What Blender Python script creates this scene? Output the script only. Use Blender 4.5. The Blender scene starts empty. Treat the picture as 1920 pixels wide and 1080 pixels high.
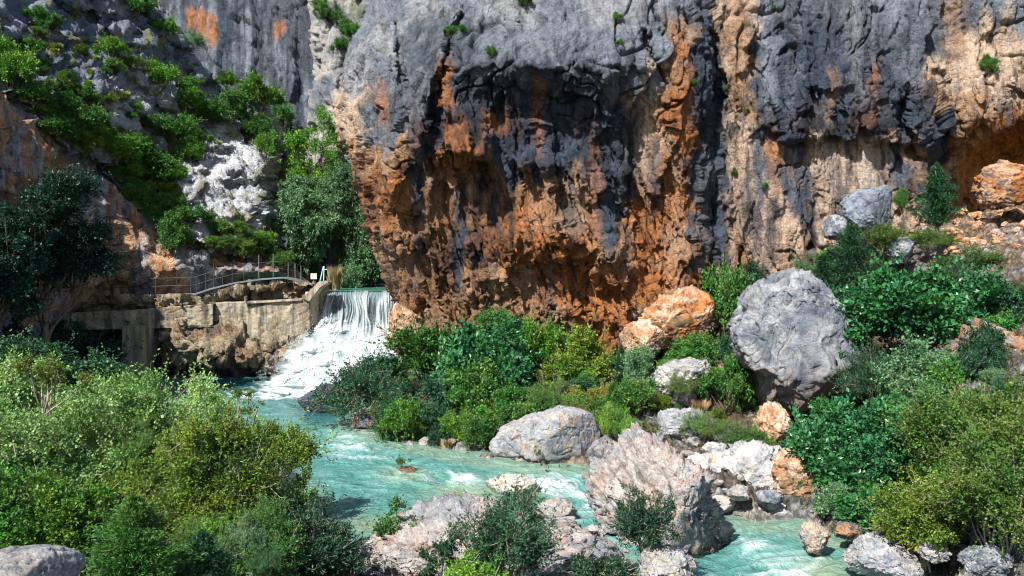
import bpy, bmesh, math, random
import numpy as np
from mathutils import Vector
R_ = math.radians
C = bpy.context.scene.collection
S = bpy.context.scene

# ------------------------------------------------------------------ camera, world, sun, exposure
CAMH, FPX, HOR = 6.5, 1500.0, 500.0
cam_d = bpy.data.cameras.new('camera'); cam = bpy.data.objects.new('camera', cam_d); C.objects.link(cam)
cam.location = (0, 0, CAMH); cam.rotation_euler = (R_(90), 0, 0)
cam_d.sensor_width = 36; cam_d.lens = 36 * FPX / 1920; cam_d.shift_y = (HOR - 540) / 1920
cam_d.clip_end = 1000
S.camera = cam
TO_SUN = Vector((-0.43, -0.66, 0.82)).normalized()
sun_el = math.asin(TO_SUN.z); sun_az = math.atan2(TO_SUN.x, TO_SUN.y)
w = bpy.data.worlds.new('World'); S.world = w; w.use_nodes = True
nt = w.node_tree
sky = nt.nodes.new('ShaderNodeTexSky'); sky.sky_type = 'NISHITA'; sky.sun_disc = False
sky.sun_elevation = sun_el; sky.sun_rotation = sun_az
nt.links.new(sky.outputs[0], nt.nodes['Background'].inputs[0]); nt.nodes['Background'].inputs[1].default_value = 0.085
sd_ = bpy.data.lights.new('sun', 'SUN'); sd_.energy = 5.0; sd_.angle = R_(0.5); sd_.color = (1, 0.95, 0.87)
sun = bpy.data.objects.new('sun', sd_); C.objects.link(sun); sun.rotation_euler = TO_SUN.to_track_quat('Z', 'Y').to_euler()
S.view_settings.view_transform = 'Standard'; S.view_settings.look = 'None'
S.view_settings.exposure = 0.88; S.view_settings.gamma = 1
S.cycles.pixel_filter_type = 'BLACKMAN_HARRIS'; S.cycles.filter_width = 1.05; S.cycles.max_bounces = 6; S.cycles.diffuse_bounces = 3; S.cycles.transparent_max_bounces = 8

def PT(px, py, D):
    return np.stack(np.broadcast_arrays((np.asarray(px, float) - 960) / FPX * D, np.asarray(D, float), CAMH - (np.asarray(py, float) - HOR) / FPX * D), -1)
def ss(a, b, x):
    t = np.clip((x - a) / (b - a), 0, 1); return t * t * (3 - 2 * t)

# ------------------------------------------------------------------ numpy noise
def _h(ix, iy, iz, s):
    h = (ix.astype(np.int64) * 374761393 + iy.astype(np.int64) * 668265263 + iz.astype(np.int64) * 2147483647 + s * 1274126177) & 0xffffffff
    h = ((h ^ (h >> 13)) * 1274126177) & 0xffffffff
    h = ((h ^ (h >> 16)) * 2246822519) & 0xffffffff
    return h ^ (h >> 15)
def _f(h): return (h & 0xffff) / 32767.5 - 1
def vnoise(p, s=0):
    i = np.floor(p).astype(np.int64); f = p - i
    u = f * f * f * (f * (f * 6 - 15) + 10)
    r = 0
    for dx in (0, 1):
        for dy in (0, 1):
            for dz in (0, 1):
                h = _h(i[..., 0] + dx, i[..., 1] + dy, i[..., 2] + dz, s)
                g = _f(h) * (f[..., 0] - dx) + _f(h >> 8) * (f[..., 1] - dy) + _f(h >> 16) * (f[..., 2] - dz)
                r = r + g * (u[..., 0] if dx else 1 - u[..., 0]) * (u[..., 1] if dy else 1 - u[..., 1]) * (u[..., 2] if dz else 1 - u[..., 2])
    return r * 1.3
def fbm(p, o=4, s=0, g=0.5):
    r = 0; a = 1; q = p
    for k in range(o):
        r = r + a * vnoise(q, s + k * 17); q = q * 2.03 + 11.3; a *= g
    return r
def ridge(p, o=3, s=0):
    r = 0; a = 1; q = p
    for k in range(o):
        r = r + a * (1 - np.abs(vnoise(q, s + k * 31)) * 2.4); q = q * 2.1 + 5.1; a *= 0.5
    return r
def facet(p, s=0):
    i = np.floor(p).astype(np.int64); best = np.full(p.shape[:-1], 9e9); val = np.zeros(p.shape[:-1])
    for dx in (-1, 0, 1):
        for dy in (-1, 0, 1):
            for dz in (-1, 0, 1):
                c = i + np.array([dx, dy, dz])
                h = _h(c[..., 0], c[..., 1], c[..., 2], s); h2 = _h(c[..., 0], c[..., 1], c[..., 2], s + 991)
                v = p - (c + 0.5 + 0.42 * np.stack([_f(h), _f(h >> 8), _f(h >> 16)], -1))
                d = (v * v).sum(-1); m = d < best
                n = np.stack([_f(h2), _f(h2 >> 8), _f(h2 >> 16)], -1)
                best = np.where(m, d, best); val = np.where(m, (v * n).sum(-1) * 1.25 + _f(h >> 4) * 0.16, val)
    return val
def warp(p, a, sc, s):
    q = p / sc
    return p + a * np.stack([vnoise(q, s), vnoise(q + 7.7, s + 1), vnoise(q + 15.1, s + 2)], -1)
def rockd(p, sc, s=0, o=3, st=(1, 1, 1), fine=0.12, wp=.22):
    q = warp(p, wp * sc, sc * 0.8, s + 50) / (np.array(st) * sc)
    r = 0; a = 1
    for k in range(o):
        r = r + a * facet(q, s + k * 7); q = q * 2.5 + 3.3; a *= 0.44
    return r + fine * fbm(p / (sc * 0.22), 3, s + 90)

# ------------------------------------------------------------------ mesh helpers
def mesh_np(name, V, F, smooth=True, attrs=None):
    V = np.ascontiguousarray(V.reshape(-1, 3), dtype=np.float32); F = np.ascontiguousarray(F, dtype=np.int32)
    me = bpy.data.meshes.new(name); n, k = F.shape
    me.vertices.add(len(V)); me.vertices.foreach_set('co', V.ravel())
    me.loops.add(n * k); me.loops.foreach_set('vertex_index', F.ravel())
    me.polygons.add(n); me.polygons.foreach_set('loop_start', np.arange(0, n * k, k, dtype=np.int32))
    try: me.polygons.foreach_set('loop_total', np.full(n, k, dtype=np.int32))
    except Exception: pass
    me.update(calc_edges=True)
    me.polygons.foreach_set('use_smooth', np.full(n, smooth, dtype=bool))
    for an, a in (attrs or {}).items():
        a = np.asarray(a, np.float32)
        if a.ndim >= 2 and a.shape[-1] == 3 and a.size == len(V) * 3:
            a = a.reshape(-1, 3); a = np.concatenate([a, np.ones((len(a), 1), np.float32)], 1)
            at = me.attributes.new(an, 'FLOAT_COLOR', 'POINT'); at.data.foreach_set('color', np.ascontiguousarray(a).ravel())
        else:
            at = me.attributes.new(an, 'FLOAT', 'POINT'); at.data.foreach_set('value', np.ascontiguousarray(a.ravel()))
    return me
def grid_faces(n, m):
    i = np.arange(n * m).reshape(n, m)
    return np.stack([i[:-1, :-1], i[1:, :-1], i[1:, 1:], i[:-1, 1:]], -1).reshape(-1, 4)
def link(name, me, mat, parent=None):
    o = bpy.data.objects.new(name, me); C.objects.link(o)
    if mat and not me.materials: me.materials.append(mat)
    if parent: o.parent = parent
    return o
def tag(o, label=None, cat=None, group=None, kind=None):
    if label: o['label'] = label
    if cat: o['category'] = cat
    if group: o['group'] = group
    if kind: o['kind'] = kind
    return o
def thing(name, loc, label, cat, group=None):
    o = bpy.data.objects.new(name, None); o.empty_display_size = 0.3; C.objects.link(o); o.location = [float(v) for v in loc]
    return tag(o, label, cat, group)
def normals(P):
    a = np.gradient(P, axis=0); b = np.gradient(P, axis=1); n = np.cross(a, b)
    n /= np.linalg.norm(n, axis=-1, keepdims=True) + 1e-9; return n
def blur(A, k, it=2):
    for _ in range(it):
        for ax in (0, 1):
            pad = [(0, 0)] * A.ndim; pad[ax] = (k, k + 1)
            c = np.cumsum(np.pad(A, pad, mode='edge'), axis=ax)
            n = A.shape[ax]
            A = (np.take(c, range(2 * k + 1, 2 * k + 1 + n), axis=ax) - np.take(c, range(0, n), axis=ax)) / (2 * k + 1) if False else \
                (np.take(c, np.arange(n) + 2 * k, axis=ax) - np.take(c, np.arange(n), axis=ax)) / (2 * k)
    return A
def table(xs, ys, T, X, Y):
    T = np.asarray(T, float); rows = np.stack([np.interp(X[0] if X.ndim == 2 else X, xs, r) for r in T])   # (ny, ncol)
    yy = Y[:, 0] if Y.ndim == 2 else Y
    out = np.empty((len(yy), rows.shape[1]))
    for j in range(rows.shape[1]): out[:, j] = np.interp(yy, ys, rows[:, j])
    return out
# depth raster of the terrain and cliffs, used to stand things on them
ZW, ZH = 640, 400
ZB = np.full((ZH, ZW), 1e9)
def zadd(P):
    P = P.reshape(-1, 3); P = P[P[:, 1] > 1]
    x = ((P[:, 0] / P[:, 1] * FPX + 960) / 3).astype(int); y = ((HOR + (CAMH - P[:, 2]) / P[:, 1] * FPX) / 3).astype(int)
    m = (x >= 0) & (x < ZW) & (y >= 0) & (y < ZH)
    np.minimum.at(ZB, (y[m], x[m]), P[m, 1])
def hit(px, py):
    x = int(px / 3); y = int(py / 3)
    a = ZB[max(0, y - 2):y + 3, max(0, x - 2):x + 3]; a = a[a < 1e8]
    return float(np.percentile(a, 25)) if a.size else 45.0

# ------------------------------------------------------------------ materials
def nodes(name):
    m = bpy.data.materials.new(name); m.use_nodes = True; t = m.node_tree
    return m, t, t.nodes['Principled BSDF'], (lambda ty, **k: _nn(t, ty, k))
def _nn(t, ty, k):
    n = t.nodes.new(ty)
    for a, b in k.items(): setattr(n, a, b)
    return n
def noise(t, scale, detail=6, rough=0.6, vec=None, dist=0.0):
    n = t.nodes.new('ShaderNodeTexNoise'); n.inputs['Scale'].default_value = scale; n.inputs['Detail'].default_value = detail
    n.inputs['Roughness'].default_value = rough; n.inputs['Distortion'].default_value = dist
    if vec is not None: t.links.new(vec, n.inputs['Vector'])
    return n
def ramp(t, src, stops):
    r = t.nodes.new('ShaderNodeValToRGB'); e = r.color_ramp.elements
    while len(e) < len(stops): e.new(0.5)
    for i, (p, c) in enumerate(stops):
        e[i].position = p; e[i].color = (c, c, c, 1) if not isinstance(c, tuple) else (*c, 1)
    t.links.new(src, r.inputs[0]); return r
def mixc(t, a, b, f, mode='MIX'):
    m = t.nodes.new('ShaderNodeMix'); m.data_type = 'RGBA'; m.blend_type = mode
    for ix, v in ((6, a), (7, b), (0, f)):
        s = m.inputs[ix]
        if isinstance(v, (int, float)): s.default_value = v if ix == 0 else (v, v, v, 1)
        elif isinstance(v, (tuple, np.ndarray)): s.default_value = (*v, 1)
        else: t.links.new(v, s)
    return m.outputs[2]
def rock_mat(name, scale=1.0, bump=0.06, rough=0.85, contrast=0.45, streak=0.0, pebble=False):
    m, t, b, N = nodes(name)
    a = N('ShaderNodeAttribute', attribute_name='tint'); g = N('ShaderNodeNewGeometry'); v = g.outputs['Position']
    n1 = noise(t, 1.6 * scale, 8, 0.68, v, 0.3); n2 = noise(t, 9 * scale, 8, 0.7, v)
    f1 = ramp(t, n1.outputs[0], [(0.3, 1 - contrast), (0.55, 1.0), (0.75, 1 + contrast * 0.55)])
    f2 = ramp(t, n2.outputs[0], [(0.32, 1 - contrast * 0.9), (0.5, 1.0), (0.7, 1 + contrast * 0.5)])
    c = mixc(t, a.outputs['Color'], f1.outputs[0], 1.0, 'MULTIPLY'); c = mixc(t, c, f2.outputs[0], 1.0, 'MULTIPLY')
    if streak:
        mp = N('ShaderNodeMapping'); mp.inputs['Scale'].default_value = (1.5, 1.5, .13); t.links.new(v, mp.inputs[0]); n4 = noise(t, 1.2, 9, .72, mp.outputs[0], .2)
        c = mixc(t, c, ramp(t, n4.outputs[0], [(.34, 1 - streak), (.47, 1.0), (.62, 1 + streak * .45)]).outputs[0], 1., 'MULTIPLY')
    if pebble:
        pv = N('ShaderNodeTexVoronoi'); pv.inputs['Scale'].default_value = 5.5; t.links.new(mixc(t, v, n2.outputs['Color'], .06), pv.inputs['Vector'])
        sp = N('ShaderNodeSeparateColor'); t.links.new(pv.outputs['Color'], sp.inputs[0]); c = mixc(t, c, ramp(t, sp.outputs[0], [(0., .55), (1., 1.35)]).outputs[0], 1., 'MULTIPLY'); c = mixc(t, c, ramp(t, pv.outputs['Distance'], [(.35, 1.), (.75, .45)]).outputs[0], 1., 'MULTIPLY')
    t.links.new(c, b.inputs['Base Color']); b.inputs['Roughness'].default_value = rough; b.inputs['Specular IOR Level'].default_value = 0.25
    n3 = noise(t, 5 * scale, 12, 0.72, v); vo = N('ShaderNodeTexVoronoi', feature='DISTANCE_TO_EDGE'); vo.inputs['Scale'].default_value = 2.2 * scale
    wv = mixc(t, v, n1.outputs['Color'], 0.25); t.links.new(wv, vo.inputs['Vector'])
    r = ramp(t, vo.outputs[0], [(0.0, 0.0), (0.05, 1.0)])
    h = N('ShaderNodeMath', operation='MULTIPLY_ADD'); t.links.new(r.outputs[0], h.inputs[0]); h.inputs[1].default_value = 0.12; t.links.new(n3.outputs[0], h.inputs[2])
    bp = N('ShaderNodeBump'); bp.inputs['Strength'].default_value = 1.0; bp.inputs['Distance'].default_value = bump / scale * 2
    hh = h.outputs[0]
    if pebble:
        h2 = N('ShaderNodeMath', operation='MULTIPLY_ADD'); t.links.new(pv.outputs['Distance'], h2.inputs[0]); h2.inputs[1].default_value = -.8; t.links.new(hh, h2.inputs[2]); hh = h2.outputs[0]
    t.links.new(hh, bp.inputs['Height']); t.links.new(bp.outputs[0], b.inputs['Normal'])
    return m
M_cliff = rock_mat('cliff_rock', 1.0, 0.24, contrast=.42, streak=.7)
M_ground = rock_mat('stony_ground', 1.5, .10, contrast=.5, pebble=True)
M_boulder = rock_mat('boulder_rock', 2.2, 0.07)
M_slope = rock_mat('slope_rock', 0.8, 0.16)
def leaf_mat(name, c0, c1, c2=None, transl=0.22, rough=0.45):
    m, t, b, N = nodes(name)
    a = N('ShaderNodeAttribute', attribute_name='var'); oi = N('ShaderNodeObjectInfo')
    r = ramp(t, a.outputs['Fac'], [(0.0, c0), (0.6, c1), (1.0, c2 or c1)])
    v = ramp(t, oi.outputs['Random'], [(0.0, 0.78), (1.0, 1.2)])
    gp = N('ShaderNodeNewGeometry'); ln = noise(t, 1.1, 3, .6, gp.outputs['Position']); hs = N('ShaderNodeHueSaturation'); hs.inputs['Saturation'].default_value = 1.0
    mr = N('ShaderNodeMapRange'); mr.inputs[1].default_value = .3; mr.inputs[2].default_value = .7; mr.inputs[3].default_value = .472; mr.inputs[4].default_value = .535; t.links.new(ln.outputs[0], mr.inputs[0]); t.links.new(mr.outputs[0], hs.inputs['Hue'])
    ln2 = noise(t, 2.7, 3, .6, gp.outputs['Position']); t.links.new(ramp(t, ln2.outputs[0], [(.3, .62), (.7, 1.4)]).outputs[0], hs.inputs['Value']); t.links.new(mixc(t, r.outputs[0], v.outputs[0], 1.0, 'MULTIPLY'), hs.inputs['Color'])
    c = hs.outputs[0]
    t.links.new(c, b.inputs['Base Color']); b.inputs['Roughness'].default_value = rough; b.inputs['Specular IOR Level'].default_value = 0.35
    tr = N('ShaderNodeBsdfTranslucent'); t.links.new(mixc(t, c, (1.0, 1.25, 0.5), 1.0, 'MULTIPLY'), tr.inputs[0])
    mx = N('ShaderNodeMixShader'); mx.inputs[0].default_value = transl
    t.links.new(b.outputs[0], mx.inputs[1]); t.links.new(tr.outputs[0], mx.inputs[2]); t.links.new(mx.outputs[0], t.nodes['Material Output'].inputs[0])
    return m
ML = {
 'bright': leaf_mat('leaf_bright', (0.0438, 0.13, 0.018), (0.112, 0.259, 0.03), (0.25, 0.367, 0.045)),
 'mid':    leaf_mat('leaf_mid', (0.026, 0.085, 0.018), (0.070, 0.185, 0.035), (0.17, 0.30, 0.06)),
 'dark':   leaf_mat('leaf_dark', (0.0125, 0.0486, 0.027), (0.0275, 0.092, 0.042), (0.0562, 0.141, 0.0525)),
 'darkest':   leaf_mat('leaf_shaded', (0.0075, 0.0324, 0.024), (0.015, 0.054, 0.0375), (0.025, 0.0756, 0.045)),  # greens darkened to stand in for shade on the left-edge trees
 'yellow': leaf_mat('leaf_yellow', (0.055, 0.115, 0.015), (0.13, 0.20, 0.025), (0.32, 0.33, 0.045)),
 'olive':  leaf_mat('leaf_olive', (0.035, 0.09, 0.016), (0.085, 0.165, 0.028), (0.24, 0.30, 0.07)),
 'pale':   leaf_mat('leaf_pale', (0.10, 0.20, 0.05), (0.23, 0.38, 0.11), (0.55, 0.64, 0.36)),  # palest leaves carry whitish sun highlights in their colour
 'silver': leaf_mat('leaf_silver', (0.06, 0.14, 0.065), (0.12, 0.24, 0.11), (0.26, 0.38, 0.23)),
 'emerald': leaf_mat('leaf_emerald', (0.014, 0.070, 0.026), (0.035, 0.145, 0.045), (0.13, 0.32, 0.14), rough=0.35),
 'straw':  leaf_mat('leaf_straw', (0.312, 0.216, 0.12), (0.525, 0.367, 0.24), (0.625, 0.475, 0.375)),
 'grass':  leaf_mat('leaf_grass', (0.1, 0.184, 0.03), (0.225, 0.281, 0.06), (0.425, 0.367, 0.135)),
 'rusty':  leaf_mat('leaf_rusty', (0.0625, 0.13, 0.0225), (0.15, 0.194, 0.03), (0.525, 0.141, 0.06)),
}
def plain(name, col, rough=0.8, metal=0.0, var=0.25, sc=3.0, bump=0.01):
    m, t, b, N = nodes(name); g = N('ShaderNodeNewGeometry')
    n = noise(t, sc, 8, 0.65, g.outputs['Position']); r = ramp(t, n.outputs[0], [(0.3, 1 - var), (0.7, 1 + var)])
    t.links.new(mixc(t, col, r.outputs[0], 1.0, 'MULTIPLY'), b.inputs['Base Color'])
    b.inputs['Roughness'].default_value = rough; b.inputs['Metallic'].default_value = metal
    bp = N('ShaderNodeBump'); bp.inputs['Distance'].default_value = bump; t.links.new(n.outputs[0], bp.inputs['Height']); t.links.new(bp.outputs[0], b.inputs['Normal'])
    return m
M_bark = plain('bark', (0.16, 0.12, 0.09), 0.9, var=0.4, sc=9)
M_twig = plain('pale_bark', (0.30, 0.25, 0.20), 0.9, var=0.4, sc=9)
M_metal = plain('railing_metal', (0.10, 0.10, 0.11), 0.5, 0.6)
M_galv = plain('galvanised_metal', (0.28, 0.30, 0.31), 0.45, 0.5)
def concrete_mat(name, col):
    m, t, b, N = nodes(name); g = N('ShaderNodeNewGeometry'); mp = N('ShaderNodeMapping'); mp.inputs['Scale'].default_value = (1.6, 1.6, 0.22)
    t.links.new(g.outputs['Position'], mp.inputs[0])
    n1 = noise(t, 1.3, 8, 0.7, mp.outputs[0]); n2 = noise(t, 0.9, 8, 0.7, g.outputs['Position']); n3 = noise(t, 14, 6, 0.7, g.outputs['Position'])
    c = mixc(t, col, (0.045, 0.04, 0.032), ramp(t, n1.outputs[0], [(0.42, 0.0), (0.60, 0.9)]).outputs[0])
    c = mixc(t, c, (0.27, 0.17, 0.06), ramp(t, n2.outputs[0], [(0.5, 0.0), (0.68, 0.55)]).outputs[0])
    c = mixc(t, c, ramp(t, n3.outputs[0], [(0.3, 0.6), (0.7, 1.25)]).outputs[0], 1.0, 'MULTIPLY')
    t.links.new(c, b.inputs['Base Color']); b.inputs['Roughness'].default_value = 0.85
    bp = N('ShaderNodeBump'); bp.inputs['Distance'].default_value = 0.08; t.links.new(n2.outputs[0], bp.inputs['Height']); t.links.new(bp.outputs[0], b.inputs['Normal'])
    return m
M_conc = concrete_mat('weathered_concrete', (0.36, 0.32, 0.24))
M_conc2 = concrete_mat('pale_concrete', (0.48, 0.40, 0.31))

# colours of rock
G = np.array([.215, .245, .30]); GL = np.array([.36, .37, .395]); B = np.array([.062, .082, .122]); K = np.array([.030, .036, .052])
O = np.array([.46, .185, .065]); T = np.array([.46, .285, .175]); Pc = np.array([.66, .49, .37]); BR = np.array([.36, .20, .105]); W = np.array([.60, .57, .54])
BU = np.array([.13, .15, .185])
PAL = dict(g=G, l=GL, b=B, k=K, o=O, t=T, p=Pc, r=BR, w=W, u=BU)
def colmap(cols, rows, chars, X, Y, k=6):
    M = np.array([[PAL[c] for c in r.split()] for r in chars])
    jx = np.clip(np.interp(X, cols, range(len(cols))), 0, len(cols) - 1.001); jy = np.clip(np.interp(Y, rows, range(len(rows))), 0, len(rows) - 1.001)
    x0 = jx.astype(int); y0 = jy.astype(int); fx = ss(.2, .8, jx - x0)[..., None]; fy = ss(.2, .8, jy - y0)[..., None]
    return (M[y0, x0] * (1 - fx) + M[y0, x0 + 1] * fx) * (1 - fy) + (M[y0 + 1, x0] * (1 - fx) + M[y0 + 1, x0 + 1] * fx) * fy
def cliff(name, P, disp_amp, sc, seed, st, attrs_tint, mat, o=3, kind='structure', fine=0.12, extra=None):  # disp_amp: metres, may vary over the sheet
    n = normals(P)
    d = rockd(P, sc, seed, o, st, fine) * disp_amp
    if extra is not None: d = d + extra
    cq = warp(P, .8, 2.2, seed + 400) / np.array([1.9, 1.9, 3.4]); ck = np.exp(-(vnoise(cq, seed + 410) / .03) ** 2) * ss(-.1, .25, vnoise(cq * .6 + 9, seed + 411)); ck = ck + .6 * np.exp(-(vnoise(cq * 2.6, seed + 412) / .035) ** 2) * ss(.0, .3, vnoise(cq + 4, seed + 413))
    d = d - .38 * np.minimum(ck, 1.2); attrs_tint = attrs_tint * (1 - .45 * np.minimum(ck, 1))[..., None]
    P2 = P + n * d[..., None]
    ob = link(name, mesh_np(name, P2, grid_faces(*P.shape[:2]), True, {'tint': attrs_tint}), mat)
    tag(ob, kind=kind); zadd(P2); return P2, d

# ------------------------------------------------------------------ main overhanging cliff
def main_cliff():
    p = np.concatenate([np.linspace(560, 630, 40), np.arange(632, 1960, 2.1), np.linspace(1964, 2500, 60)])
    py = np.concatenate([np.linspace(-520, -10, 60), np.arange(-6, 690, 2.1), np.linspace(694, 780, 20)])
    U, Y = np.meshgrid(p, py)
    ey = [-520, -350, -150, 0, 60, 100, 160, 200, 250, 300, 380, 460, 540, 600, 660, 780]
    ex = [840, 800, 745, 703, 672, 652, 640, 628, 636, 664, 684, 710, 730, 745, 750, 752]
    E = np.interp(Y, ey, ex); E = blur(E, 6, 1)
    wgt = 1 - ss(630, 1050, U)
    X = U + (E - 630) * wgt
    X = np.where(U < 630, E + (630 - U) * 0.25, X)
    cols = [630, 700, 780, 850, 950, 1050, 1150, 1240, 1285, 1325, 1350, 1450, 1550, 1650, 1720, 1790, 1850, 1920, 2200, 2500]
    rows = [-520, -200, 0, 80, 130, 180, 230, 260, 300, 360, 420, 480, 540, 600, 660, 780]
    Tb = [
     [60, 58, 57, 56, 55, 55, 55, 55, 55, 55, 56, 56, 55, 54, 54, 54, 54, 54, 50, 46],
     [49, 47, 46, 46, 45, 44.5, 44, 44, 44, 44.5, 45, 45, 45, 44, 44, 44, 44, 44, 42, 38],
     [45, 42.5, 41, 40.5, 40, 39.5, 39.5, 39.6, 39.4, 40.4, 41.2, 41.2, 41, 41, 41, 41, 41, 41, 39, 35],
     [44, 41.2, 39.6, 39, 38.2, 38, 38, 38.8, 39.0, 39.8, 40.6, 40.4, 40.5, 40.6, 40.8, 41.4, 41, 40.6, 39, 35],
     [43.5, 40.6, 39, 38.2, 37.4, 37.2, 37.2, 38.6, 38.9, 39.8, 40.6, 40.4, 40.4, 40.4, 40.6, 41, 40.6, 40.4, 38, 34],
     [43, 40.2, 38.6, 38.4, 38.6, 38.2, 37.8, 38.8, 39.0, 40, 40.8, 40.2, 40.2, 40.2, 40.2, 41, 40.6, 40.6, 38, 34],
     [42.6, 40.4, 38.8, 38.6, 39.2, 39.2, 39, 39.4, 39, 40.4, 41, 40.3, 40.4, 40.4, 40.3, 40.6, 40.6, 41, 38, 34],
     [42.4, 40.4, 39, 38.5, 38.9, 39.6, 39.6, 39.8, 39.2, 40.6, 41.1, 40.6, 40.8, 40.8, 40.6, 41.0, 43.0, 43.5, 39, 35],
     [42.4, 40.2, 39.8, 38.5, 39.3, 39.4, 40.0, 40.2, 39.6, 40.8, 41.3, 40.8, 40.9, 40.9, 40.9, 42.3, 45, 45, 40, 36],
     [42.8, 40.6, 40.4, 40.2, 39.8, 39.4, 39.8, 40.4, 40, 40.9, 41.4, 40.8, 40.9, 40.9, 41.1, 43, 45.0, 45.0, 41, 36],
     [43.6, 41.6, 41.2, 40.9, 39.8, 39.2, 39.6, 40.6, 40.1, 41.1, 41.5, 40.9, 41.0, 41.0, 41.3, 43.4, 45, 45, 41, 36],
     [44.4, 42.6, 42.0, 41.4, 40.2, 39.5, 39.9, 40.7, 40.2, 41.3, 41.7, 41.0, 41.2, 41.3, 41.6, 44, 45, 45, 41, 36],
     [45, 43.4, 42.6, 41.9, 40.9, 40.1, 40.2, 40.8, 40.5, 41.6, 42, 41.4, 41.6, 41.6, 42, 44, 45, 45, 41, 36],
     [45.6, 44.2, 43.2, 42.3, 41.3, 40.5, 40.5, 40.9, 40.8, 42.0, 42.4, 42, 42, 42, 42.6, 44, 45, 45, 41, 36],
     [45.8, 44.8, 43.6, 42.5, 41.6, 40.8, 40.7, 41.0, 41.1, 42.4, 42.8, 42.6, 42.6, 42.6, 43, 44, 45, 45, 41, 36],
     [46, 45.2, 44.0, 42.9, 42.0, 41.2, 41.1, 41.4, 41.6, 42.8, 43.2, 43.2, 43.2, 43, 43, 44, 45, 45, 41, 36]]
    D = table(cols, rows, Tb, np.maximum(U, 630), Y)
    D = blur(D, 5, 2)
    D = D + np.where(U < 640, ((640 - np.minimum(U, 640)) / 80) ** 1.3 * 22, 0)
    Z0 = np.zeros_like(X); q2 = np.stack([X / 60, Y / 60, Z0], -1)
    wob = fbm(q2, 4, 5); wob2 = fbm(q2 * 2.2, 3, 8)
    # lip of the grey slab and the recess under it
    lip = np.interp(X, [820, 870, 930, 1000, 1070, 1140, 1210, 1260], [175, 128, 96, 112, 104, 128, 112, 135]) + wob * 18
    lip = lip + 10
    inx = ss(840, 900, X) * (1 - ss(1200, 1260, X))
    D = D + inx * .28 * ss(-3, 16, Y - lip) * (1 - ss(60, 190, Y - lip))
    # shelf with shadow under it
    sh = 292 + wob * 14; D = D + ss(800, 825, X) * (1 - ss(905, 940, X)) * (-0.9 * ss(-110, -20, Y - sh) * (1 - ss(-2, 14, Y - sh)) + 0.8 * ss(-2, 14, Y - sh) * (1 - ss(20, 130, Y - sh)))
    # lit bulges low down
    for cx, cy, rx, ry, a in ((1000, 440, 70, 42, 1.3), (1090, 455, 85, 45, 1.0), (1150, 500, 60, 40, 1.0), (900, 470, 40, 30, .7), (1010, 300, 60, 22, .9), (1090, 330, 40, 50, .8), (730, 330, 40, 60, .7), (750, 450, 45, 30, .7), (900, 530, 50, 30, .6), (1290, 500, 50, 70, .8), (1230, 560, 60, 40, .8), (1100, 590, 90, 26, .8), (1150, 330, 26, 50, .7)):
        r = ((X - cx + 20 * wob) / rx) ** 2 + ((Y - cy + 14 * wob2) / ry) ** 2
        D = D - .75 * a * np.exp(-r ** 1.6)
    # right overhang, scalloped edge
    sc_ = 262 + wob * 10 - 14 * np.abs(np.sin((X - 1480) / 34)) + 0.06 * (X - 1500)
    rr = ss(1420, 1470, X) * (1 - ss(1700, 1740, X))
    D = D + rr * (0.35 * ss(-3, 12, Y - sc_) * (1 - 0.4 * ss(40, 200, Y - sc_)) - 0.3 * ss(-50, -10, Y - sc_) * (1 - ss(-3, 12, Y - sc_)))
    # crevices
    def crev(pts, wd, dep):
        xs = np.interp(Y, [b for a, b in pts], [a for a, b in pts]) + wob2 * 7
        f = np.exp(-((X - xs) / wd) ** 2) * ss(pts[0][1] - 12, pts[0][1] + 12, Y) * (1 - ss(pts[-1][1] - 15, pts[-1][1] + 15, Y)); return f * dep
    D = D + crev([(870, 20), (848, 60), (835, 120), (822, 160), (815, 240), (805, 330)], 7, 1.1)
    D = D + crev([(742, 40), (750, 100), (752, 160)], 5, .7) + crev([(1205, 60), (1225, 110), (1242, 150), (1248, 230)], 8, .9)
    D = D + crev([(1330, 60), (1345, 140), (1338, 250), (1330, 400), (1328, 560)], 9, .9) + crev([(930, 20), (985, 60)], 9, .4)
    D = D + crev([(1700, 170), (1690, 230), (1720, 300)], 10, .8)
    # slanting flutes on the underside
    und = ss(220, 330, Y) * ss(740, 820, X) * (1 - ss(1240, 1320, X)); und2 = ss(1330, 1370, X) * ss(60, 200, Y)
    fl = ridge(np.stack([(X - 0.33 * Y) / 46, Y / 330, Z0], -1), 3, 21)
    D = D - und * 0.60 * (fl - 1) - und2 * 0.25 * (fl - 1)
    Pp = PT(X, Y, D)
    # colour
    wx = X + wob * 38 + 14 * wob2; wy = Y + fbm(q2 * np.array([1.6, .45, 1]), 4, 33) * 60
    c = [650, 720, 790, 850, 950, 1050, 1150, 1215, 1270, 1320, 1375, 1450, 1550, 1640, 1700, 1760, 1820, 1900]
    r = [0, 80, 140, 190, 240, 290, 340, 400, 470, 540, 620]
    col = colmap(c, r, [
     'g g l g l g l l g u p u u g g u u g',
     'g l u u g g g g t b t b b u u u p p',
     'l g u u u b u g t b p b b b u p p p',
     'p u g b k b b t o b t b b b b t t p',
     'p g b k k b b p o k p b k k b b t o',
     'o t b o b b k p t b p t p p t k r o',
     'o o k t r t b t o u p u p p u t r r',
     't o r r o t u o o u p p p p p t r t',
     't t r k o o t o t u t p p p t t r t',
     't r r r t o o o o o u t p p t t t t',
     'r t t r r t o p p o t t t t t t t t'], wx, wy)
    sn = fbm(np.stack([X / 16, Y / 160, Z0], -1), 4, 44)      # run-off streaks
    sn2 = fbm(np.stack([X / 42, Y / 300, Z0 + 3], -1), 3, 48)
    def mx(col, cc, f): f = np.clip(f, 0, 1)[..., None]; return col * (1 - f) + cc * f
    lowr = ss(240, 300, Y)
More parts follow.
